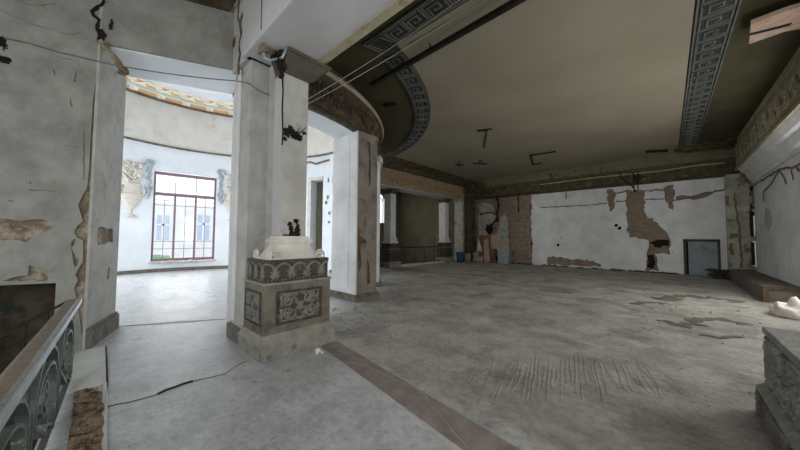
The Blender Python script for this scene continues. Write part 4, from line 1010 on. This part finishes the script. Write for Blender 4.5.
while x < x1-.1:
    bm = NB(); tube(bm, [BP(x, -.02), BP(x, .86)], .014, 6); tube(bm, [BP(x, .78), BP(x, .83)], .024, 6); obj('post', bm, IRON, t)
    if x+L > x1+.1: break
    bm = NB(); a, b = x+.04, x+L-.04; m = (a+b)/2; hw_ = (b-a)/2
    rib(bm, [(a, .10)]+[(m-hw_*cos(pi*i/14), .46+.32*sin(pi*i/14)) for i in range(15)]+[(b, .10)])
    rib(bm, [(a+.06, .10)]+[(m-(hw_-.07)*cos(pi*i/12), .42+.24*sin(pi*i/12)) for i in range(13)]+[(m+.06, .22), (m-.02, .17), (m-.06, .24), (m-.03, .30)])
    rib(bm, [(m+u, .46+v) for u, v in spiral(0, 0, .14, .02, pi*1.5, 1.6, 20)], .018)
    rib(bm, [(a+.0, .12), (a+.12, .09), (a+.2, .14)], .018); rib(bm, [(b, .12), (b-.12, .09), (b-.2, .14)], .018)
    lump(bm, BP(m, .46), .03, (1, 1, 1), k, 1, .1)
    obj('scroll_panel', bm, IRON, t)
    x += L; k += 1

# ---- second, lower stair rail
Xs = -5.6
pA, pB_ = atx(66, 302, Xs), atx(0, 337, Xs); dd_ = (pB_-pA)
t = thing('stair_railing', (Xs, -.6, -.6), 'plain dark iron stair rail descending in front of the rubble recess', 'railing')
pE = pA+dd_*2.6
bm = NB(); sweep(bm, [pA-dd_*.02, pE], [(-.03, -.012), (.03, -.012), (.03, .012), (-.03, .012)], (0, 0, 1)); obj('handrail', bm, DIRON, t)
bm = NB(); dz = V((0, 0, -.18)); tube(bm, [pA+dz, pE+dz], .012, 5); obj('lower_bar', bm, DIRON, t)
for s in (.27, .62, 1.0, 1.4, 1.8, 2.2):
    p = pA+dd_*s; bm = NB(); tube(bm, [p, p+V((0, 0, -.85))], .014, 5); obj('post', bm, DIRON, t)
bm = NB()
for i in range(12):
    box(bm, -6.05, -4.6, -.36-.26*(i+1), -.36-.26*i, -3, -.02-.16*(i+1))
box(bm, -6.05, -4.6, -.36, -.2, -3, -.1)
for i, v in enumerate(()): pass
struct('floor_stair_flight', bm, STEP, 'dark stone stairs descending beside the wall')
bm = NB(); prism(bm, [(-6.0, -.06), (.55, -.46), (.55, -.3), (-6.0, .1)], -2.8, -.26); struct('wall_stairwell', bm, STEP)

# ---- far iron balustrade between the far columns
t = thing('far_balustrade', (-11.1, 13.9, 0), 'dark iron balustrade running between the two far columns', 'balustrade')
bm = NB(); tube(bm, [(-11.12, 9.5, 1.02), (-11.12, 17.3, 1.02)], .03, 6); obj('handrail', bm, DIRON, t)
bm = NB(); tube(bm, [(-11.12, 9.5, .12), (-11.12, 17.3, .12)], .025, 5); obj('bottom_rail', bm, DIRON, t)
for k in range(9):
    y = 9.55+k*.95
    bm = NB(); tube(bm, [(-11.12, y, -.05), (-11.12, y, 1.0)], .02, 5); obj('post', bm, DIRON, t)
    if k == 8: break
    bm = NB(); c = y+.475
    def tt(pl, r=.022): sweep(bm, [V((-11.12, c+u, .55+v)) for u, v in pl], circ(r, 4), (1, 0, 0))
    for s in (-1, 1):
        tt([(s*(.22)+u, v) for u, v in spiral(0, 0, .2, .03, pi/2, 1.4*s, 14)]); tt([(s*.02, -.38), (s*.1, -.2), (s*.02, .0), (s*.12, .25), (s*.02, .4)])
        tt([(s*.42, -.4), (s*.3, -.28), (s*.42, -.1)]); tt([(s*.42, .42), (s*.3, .3), (s*.42, .1)])
    obj('scroll_panel', bm, IRON, t)

# ---- stucco vases on the rotunda wall
def vase(ac, mirror, label):
    P = rp(5.5, ac); T = V((-sin(radians(ac)), cos(radians(ac)), 0))*(-1); Nn = V((-cos(radians(ac)), -sin(radians(ac)), 0))
    if mirror: T = -T
    P.z = 0
    t = thing('stucco_vase', (P.x, P.y, 2.35), label, 'wall relief', 'stucco vases flanking the rotunda window')
    def F(u, z, w): return P+T*u+V((0, 0, z))-Nn*(u*u/11)*-1+Nn*w
    def slab_(prof, m, name, par, d=.09):
        bm = NB(); rows = []
        for z, hw in prof:
            rows.append([bm.verts.new(F(hw*cos(a), z, .005+d*sin(a)*min(1, hw*5))) for a in [pi*i/8 for i in range(9)]])
        for a, b in zip(rows, rows[1:]):
            for j in range(8): bm.faces.new((a[j], a[j+1], b[j+1], b[j]))
            bm.faces.new((a[0], b[0], b[8], a[8]))
        bm.faces.new(rows[0]); bm.faces.new(rows[-1][::-1])
        return obj(name, bm, m, par, smooth=True)
    slab_([(2.38, .22), (2.45, .22), (2.5, .1), (2.6, .05), (2.72, .06), (2.8, .14), (2.95, .24), (3.15, .34), (3.32, .38), (3.42, .36)], STUC, 'bowl', t)
    slab_([(3.42, .36), (3.46, .33), (3.55, .30), (3.7, .28), (3.78, .34), (3.82, .35), (3.84, .28)], STUC, 'neck', t)
    for s in (-1, 1):
        bm = NB(); sweep(bm, [F(s*u, z, .05) for u, z in [(.34, 3.35), (.42, 3.45), (.42, 3.6), (.33, 3.68)]], circ(.03, 5), Nn)
        sweep(bm, [F(s*u, z, .04) for u, z in [(.33, 3.68), (.3, 3.7), (.27, 3.69)]], circ(.03, 5), Nn)
        obj('handle', bm, STUC, t, smooth=True)
    bm = NB(); rnd = random.Random(3)
    for k in range(34):
        lump(bm, F(-.38+.66*rnd.random(), 3.86+.85*rnd.random()**.8, .03), .06+.06*rnd.random(), (.8, .8, 1.1), k, 1, .5)
    for pl in ([(-.4, 4.6), (-.2, 4.2), (.1, 3.95), (.3, 4.1)], [(-.35, 4.2), (-.1, 3.9), (.2, 3.9)], [(-.2, 4.7), (.1, 4.4), (.3, 4.6)]):
        sweep(bm, [F(u, z, .06) for u, z in pl], circ(.045, 5), Nn)
    obj('flower_drapery', bm, STUC, t)
    bm = NB()
    for k in range(30):
        lump(bm, F(.5+.14*rnd.random(), 3.3+1.5*rnd.random(), .02), .055+.04*rnd.random(), (.8, .8, 1.4), k, 1, .5)
    sweep(bm, [F(u, z, .05) for u, z in [(.36, 4.7), (.5, 4.92), (.66, 4.9), (.7, 4.78)]], circ(.05, 5), Nn)
    obj('ribbon_garland', bm, STUB, t)
av = ringhit(131, 200, 5.5)[0]
vase(av, False, 'cream stucco vase with drapery left of the rotunda window')
vase(2*wc-av, True, 'stucco vase mostly hidden by the pier right of the rotunda window')

# ---- cables, wires, bars
bm = NB()
pl = [on(5, 39, P0, NW)+NW*.03, on(30, 44, P0, NW)+NW*.015, on(60, 53, P0, NW)+NW*.015, on(94, 61, P0, NW)+NW*.02]
a_ = on(125, 71, V((-6.0, .3, 0)), NW); b_2 = V((-5.22, 1.6, 0)); 
end = on(236, 81, (0, 1.6, 0), (0, 1, 0)); st = pl[-1]
for i in range(1, 14):
    q = i/14; x, y = 94+(236-94)*q, 61+(81-61)*q+9*q*(1-q)
    p = st.lerp(end, q); d = ray(x, y); tt_ = hypot(p.x, p.y)/hypot(d.x, d.y); pl.append(CAM+d*tt_)
pl += [end, on(248, 83, (0, 1.585, 0), (0, 1, 0)), atx(258, 90, -4.64), atx(275, 98, -4.6)]
tube(bm, pl, .009, 5)
tag(obj('sagging_cable', bm, WIREM, own=True), 'thin grey cable sagging across the opening to the rotunda', 'cable')
for k, (a, b, lb) in enumerate((((308, 99), (470, -8), 'upper of the two pale wires stretched across the ceiling'), ((308, 104), (492, -8), 'lower of the two pale wires stretched across the ceiling'))):
    pa_ = atx(a[0], a[1], -4.08); pb2 = atz(b[0], b[1], 5.42)
    bm = NB(); tube(bm, [pa_+(pb2-pa_)*i/8+V((0, 0, -.06*4*(i/8)*(1-i/8))) for i in range(9)], .004, 5)
    w = obj('ceiling_wire', bm, WIREL, own=True); tag(w, lb, 'wire', 'wires stretched across the ceiling')
a = atz(371, 85, 5.32); b = atz(524, -3, 5.32); bm = NB(); e = (b-a).normalized()
sweep(bm, [a, a+(b-a)*.15, a+(b-a)*.151, b+e*1.2], [(-.045, -.04), (.045, -.04), (.045, .04), (-.045, .04)], (0, 0, 1))
t = tag(obj('ceiling_bar', bm, DIRON, own=True), 'long dark steel bar hanging under the ceiling beside the wires', 'bar')
for s in (.03, .5, .97): p = a+(b-a)*s; bm = NB(); tube(bm, [p, (p.x, p.y, ZC)], .015, 5); obj('hanger', bm, DIRON, t)
# ceiling fixings
def hook(name, pts, label, cat='ceiling fixing'):
    bm = NB()
    for pl, w in pts: sweep(bm, [atz(x, y, 5.44) for x, y in pl], rect(w*.6, .02), (0, 0, 1))
    return tag(obj(name, bm, CHAR, own=True), label, cat, 'broken fixings left on the ceiling')
hook('ceiling_fixing', [([(477, 131), (487, 130)], .09), ([(487, 129.5), (492, 129)], .03), ([(487, 131), (484.5, 148)], .02)], 'black broken fixing with a dangling stalk in the beige ceiling')
hook('ceiling_fixing', [([(473, 163.5), (487, 164)], .08), ([(479, 162), (482, 161)], .06)], 'black stub fixing close over the far colonnade')
hook('ceiling_fixing', [([(455, 165), (464, 165)], .04), ([(459, 161.5), (460, 168)], .03)], 'small star shaped scar nearest the colonnade cove')
hook('ceiling_fixing', [([(530, 155.5), (556, 151.5)], .07), ([(531, 156), (533, 165)], .05), ([(533, 165), (542, 163)], .05)], 'bracket shaped dark fixing at the far end of the beige ceiling')
hook('ceiling_fixing', [([(384, 106), (396, 104)], .1)], 'dark stub inside the curved key band')
t = thing('vent_grille', atz(656, 151.5, 5.47), 'small slotted vent in the beige ceiling near the right key band', 'vent')
for i in range(6):
    bm = NB(); x = 647.5+i*3.7; a, b = atz(x-1, 152.9-.15*i, 5.462), atz(x+1.4, 150.2-.15*i, 5.462)
    box(bm, a.x-.02, b.x+.02, min(a.y, b.y), max(a.y, b.y)+.02, 5.455, 5.472); obj('slot', bm, BLACK, t)
# broken timber sticking out from the frieze
bm = NB()
q = [(1.12, 7.50), (1.2, 8.26), (1.6, 8.2), (2.08, 8.42), (2.08, 7.72), (1.75, 7.5), (1.5, 7.46)]
hexa(bm, [(x, y, 5.24+(x-1.1)*.03) for x, y in q], [(x, y, 5.32+(x-1.1)*.03) for x, y in q])
t = tag(obj('broken_timber', bm, WOODP, own=True, bevel=.01), 'raw pinkish split timber jutting from the top of the carved frieze', 'timber')
bm = NB(); sweep(bm, [(1.16, 7.85, 5.238), (1.35, 7.9, 5.242), (1.62, 7.96, 5.25)], rect(.03, .008), (0, 0, 1)); obj('split', bm, CHAR, t)
bm = NB()
for k in range(6): lump(bm, (1.95+.1*random.random(), 7.6+.12*k, 5.3), .07, (1.2, 1, .5), k, 1, .5)
obj('splinter', bm, WOODP, t)

# ---- small things on the floor
p = atz(318, 353); bm = NB(); lump(bm, p+V((0, 0, .03)), .045, (1.1, 1, .8), 2, 2, .4); lump(bm, p+V((.06, .03, .02)), .025, (1, 1, .7), 6, 1, .4)
tag(obj('plaster_chunk', bm, WST, own=True), 'small white plaster chunk on the floor by the near pedestal', 'plaster chunk')
bm = NB(); pl = [atz(x, y, .04) for x, y in [(539, 289), (550, 289.5), (562, 291), (573, 292.5)]]; sweep(bm, pl, rect(.03, .022), (0, 0, 1))
tag(obj('lath_stick', bm, ROCK, own=True), 'thin wooden stick lying alone on the hall floor', 'stick')
bm = NB()
tube(bm, [atz(x, y, .008) for x, y in [(318, 357), (340, 361), (365, 365), (385, 375), (405, 384), (420, 391), (425, 395), (431, 405), (443, 418), (452, 430), (462, 441), (472, 453)]], .0035, 5)
tag(obj('floor_wire', bm, WIREL, own=True), 'thin pale wire winding across the reddish floor strip', 'wire')
rnd = random.Random(9); bm = NB()
for k in range(420):
    if k < 200: x, y = rnd.uniform(-5.6, -3.2), rnd.uniform(2.9, 5.2)
    elif k < 300: x, y = rnd.uniform(-.6, 1.7), rnd.uniform(6.5, 13)
    else: x, y = rnd.uniform(-9, 1.6), rnd.uniform(4, 18)
    lump(bm, (x, y, .004), .008+.022*rnd.random()**3, (1, 1, .7), k, 1, .5)
tag(obj('rubble', bm, ROCK, own=True), 'loose grit and crumbs of rubble scattered over the hall floor', 'rubble', kind='stuff')
rnd = random.Random(4); bm = NB()
for k in range(60): lump(bm, (rnd.uniform(1.25, 2.3), rnd.uniform(17.55, 18.05), .05+.3*rnd.random()), .06+.1*rnd.random(), (1, 1, .6), k, 1, .5)
for k in range(70): lump(bm, (rnd.uniform(-7.4, .4), rnd.uniform(18.28, 18.42), .02), .04+.06*rnd.random(), (1.4, .8, .6), k+90, 1, .5)
tag(obj('rubble', bm, RUB, own=True), 'heaped dark rubble along the foot of the far wall', 'rubble', kind='stuff')

# ---- junk gathered in the far corner
Yj = 18.2
def jp(x, y, Y=Yj): return aty(x, y, Y)
def board(name, q, m, label, cat, th=.03, Y=Yj, lean=.25):
    bm = NB(); P = [jp(x, y, Y) for x, y in q]; zm = max(p.z for p in P)
    f = [V((p.x, Y+lean*max(p.z, 0)/max(zm, .1), max(p.z, 0))) for p in P]; g = [p+V((0, th, 0)) for p in f]
    hexa(bm, f, g); return tag(obj(name, bm, m, own=True), label, cat)
board('leaning_board', [(475, 263), (492, 263), (488, 236), (478, 235)], BOARD, 'wide dark brown board leaning at the back of the junk corner', 'board', Y=18.25)
board('leaning_board', [(484, 262), (490, 262), (486, 238), (482, 240)], WOODP, 'narrow pinkish board leaning beside the white cone of paper', 'board', Y=18.1)
board('leaning_board', [(474, 263), (482, 263), (483, 257), (476, 256)], TANB, 'short tan offcut standing on the floor of the junk corner', 'board', Y=17.9, lean=.05)
bm = NB(); a = jp(479, 251, 18.0); 
for i in range(1): 
    n = 10; top = V((jp(478, 236, 18.0).x, 18.05, jp(478, 236, 18.0).z)); vt = bm.verts.new(top); ring = [bm.verts.new((a.x+.2*cos(2*pi*j/n), 18.05+.14*sin(2*pi*j/n), a.z-.02)) for j in range(n)]
    for j in range(n): bm.faces.new((ring[j], ring[(j+1) % n], vt))
    bm.faces.new(ring[::-1])
tag(obj('paper_cone', bm, CLOTH, own=True, smooth=True), 'white cone shaped bundle leaning on the brown boards', 'bundle')
# sheet metal bin
bm = NB(); a, b = jp(499, 262, 17.95), jp(509, 262, 17.95); c, d = jp(499.5, 249, 17.95), jp(511, 247, 17.95)
loft(bm, [(a.x, b.x, 17.75, 18.2, 0), (c.x, d.x, 17.7, 18.25, c.z)]); t = tag(obj('metal_tub', bm, GREYM, own=True), 'pale blue grey metal tub standing by the brick pier', 'tub')
bm = NB(); box(bm, c.x+.04, d.x-.04, 17.76, 18.2, c.z-.005, c.z+.004); obj('dark_inside', bm, CHAR, t)
bm = NB(); box(bm, c.x-.02, d.x+.02, 17.68, 17.72, c.z-.03, c.z+.02); obj('rim', bm, GREYM, t); bm = NB(); box(bm, c.x-.02, d.x+.02, 18.23, 18.27, c.z-.03, c.z+.02); obj('rim', bm, GREYM, t)
# white shelf table
a, b = jp(493.5, 248, 18.25), jp(499.5, 248, 18.25)
t = thing('work_table', ((a.x+b.x)/2, 18.3, 0), 'small dark table with a white top in the junk corner', 'table')
bm = NB(); box(bm, a.x, b.x, 18.2, 18.55, a.z-.03, a.z); obj('table_top', bm, WST, t)
for X in (a.x+.05, b.x-.05):
    for Y in (18.23, 18.5): bm = NB(); box(bm, X-.02, X+.02, Y-.02, Y+.02, 0, a.z-.03); obj('leg', bm, PLANK, t)
bm = NB(); a = jp(496, 259, 18.0); lump(bm, V((a.x, 18.37, .25)), .24, (.8, .5, .9), 4, 2, .3); tag(obj('black_sack', bm, CHAR, own=True), 'black sack slumped under the small table', 'sack')
# bucket, round object, blue items
def pot(x, y0, y1, r, m, name, label, cat, Y=18.0):
    a = jp(x, y0, Y); b = jp(x, y1, Y); bm = NB(); n = 14; H = max(b.z, .1); rows = []
    for z, rr in ((0, .8), (H*.95, 1), (H, 1.06), (H, .96), (H*.1, .74)): rows.append([bm.verts.new((a.x+r*rr*cos(2*pi*j/n), Y+r*rr*sin(2*pi*j/n), z)) for j in range(n)])
    for p, q in zip(rows, rows[1:]):
        for j in range(n): bm.faces.new((p[j], p[(j+1) % n], q[(j+1) % n], q[j]))
    bm.faces.new(rows[0][::-1]); bm.faces.new(rows[-1])
    t = tag(obj(name, bm, m, own=True, smooth=True), label, cat)
    bm = NB(); tube(bm, [(a.x-r*1.05, Y, H-.02)]+[(a.x-r*1.05*cos(pi*i/8), Y-.1*sin(pi*i/8), H+.02-.02*i*(8-i)/8) for i in range(1, 8)]+[(a.x+r*1.05, Y, H-.02)], .012, 5); obj('handle', bm, DIRON, t); return t
pot(467.5, 262, 253.5, .26, GREYM, 'bucket', 'grey bucket standing in front of the shaded corner', 'bucket', 17.5)
pot(460, 262, 252, .26, PLASB, 'bucket', 'blue plastic bucket beside the far balustrade', 'bucket', 16.9)
bm = NB(); a = jp(475, 250, 17.5); lump(bm, V((a.x, 17.55, .5)), .2, (1, .8, 1.1), 1, 2, .15); lump(bm, V((a.x-.02, 17.55, .18)), .2, (1, .8, .9), 3, 2, .2)
tag(obj('grey_sack', bm, WALLG, own=True, smooth=True), 'rounded grey sack bulging beside the grey bucket', 'sack')

# ================================================================ OUTSIDE the rotunda window
t = thing('apartment_building', (-32, 3, -6), 'pale washed out building seen through the rotunda window', 'building')
bm = NB(); box(bm, -36, -32, -16, 24, -7, 4.5); obj('facade', bm, BLDG, t)
for x, y in ((163, 227), (203.5, 227), (183, 227), (123, 227), (243, 227)):
    if x == 183: continue
    a, b = atx(x-5.5, y-12, -31.97), atx(x+5.5, y+13, -31.97)
    bm = NB(); box(bm, -32.02, -31.95, min(a.y, b.y), max(a.y, b.y), b.z, a.z); w = obj('window', bm, BLWN, t)
    bm = NB(); m = (a.y+b.y)/2; box(bm, -31.96, -31.9, m-.1, m+.1, b.z, a.z); box(bm, -31.96, -31.9, min(a.y, b.y), max(a.y, b.y), a.z-.9, a.z-.75); obj('window_bar', bm, BLDG, w)
t = thing('shrub', (-24, 4.2, -5), 'pale green shrub low behind the rotunda window', 'shrub')
bm = NB(); rnd = random.Random(8)
for k in range(90):
    yy = rnd.gauss(0, 1.1); lump(bm, (-24+rnd.uniform(-.7, .7), atx(165, 250, -24).y+yy, -4+rnd.random()*(4.9-abs(yy))), .35, (1, 1, .9), k, 1, .8)
obj('foliage', bm, LEAF, t)
bm = NB(); tube(bm, [(-24, atx(165, 250, -24).y, -7), (-24, atx(165, 250, -24).y, -3)], .12, 6); obj('stem', bm, BOARD, t)
bm = NB(); box(bm, -60, -17.5, -40, 40, -7.2, -7); struct('ground_outside', bm, BLDG)

# ================================================================ LIGHT
w = bpy.data.worlds.new('overcast'); scene.world = w; w.use_nodes = True
bg = w.node_tree.nodes['Background']; bg.inputs[0].default_value = (.90, .95, 1.0, 1); bg.inputs[1].default_value = 1.7
def area_light(loc, target, sx, sy, power, col=(.94, .97, 1)):
    ld = bpy.data.lights.new('room_light', 'AREA'); ld.shape = 'RECTANGLE'; ld.size = sx; ld.size_y = sy; ld.energy = power; ld.color = col
    o = bpy.data.objects.new('room_light', ld); COL.objects.link(o); o.location = loc
    o.rotation_euler = (V(target)-V(loc)).to_track_quat('-Z', 'Y').to_euler(); return o
# daylight standing in the rotunda's other windows (out of view)
for s, P in ((-46, 225), (46, 225), (92, 225)):
    a = wc+s; p = rp(5.45, a, 2.5); area_light(p, rp(0, 0, 2.3), 2.2, 4.0, P)
area_light(rp(6.1, wc, 2.6), rp(0, 0, 2.2), 2.2, 3.9, 60)
# daylight in the windows behind the camera
for a, b, P in ((-5.6, -3.6, 16), (-2.6, -.6, 55), (.2, 2.1, 130)):
    area_light(((a+b)/2, -3.65, 2.55), ((a+b)/2, 5, 2.0), 1.9, 3.2, P, (1, .985, .95))
# lamps in invented right-wall openings, out of view, added to brighten the hall
for (a, b), P in zip(ROPEN, (35, 65, 120)):
    area_light((XR-.02, (a+b)/2, 2.2), (-5, (a+b)/2, 2.2), b-a, 2.6, P, (1, .97, .91))
# unseen lamp added to brighten the stair room; no window at this spot
area_light((-16.9, 12.6, 3.6), (-11, 13.5, 2.5), 3, 2, 200, (1, .97, .9))
vs = scene.view_settings; scene.display_settings.display_device = 'sRGB'
vs.view_transform = 'Standard'; vs.look = 'None'; vs.exposure = .08; vs.gamma = 1; vs.use_curve_mapping = False
cy = scene.cycles
scene.render.engine = 'CYCLES'
cy.use_denoising = True; cy.max_bounces = 8; cy.diffuse_bounces = 6; cy.glossy_bounces = 3; cy.transparent_max_bounces = 8; cy.sample_clamp_indirect = 6
cy.caustics_reflective = False; cy.caustics_refractive = False
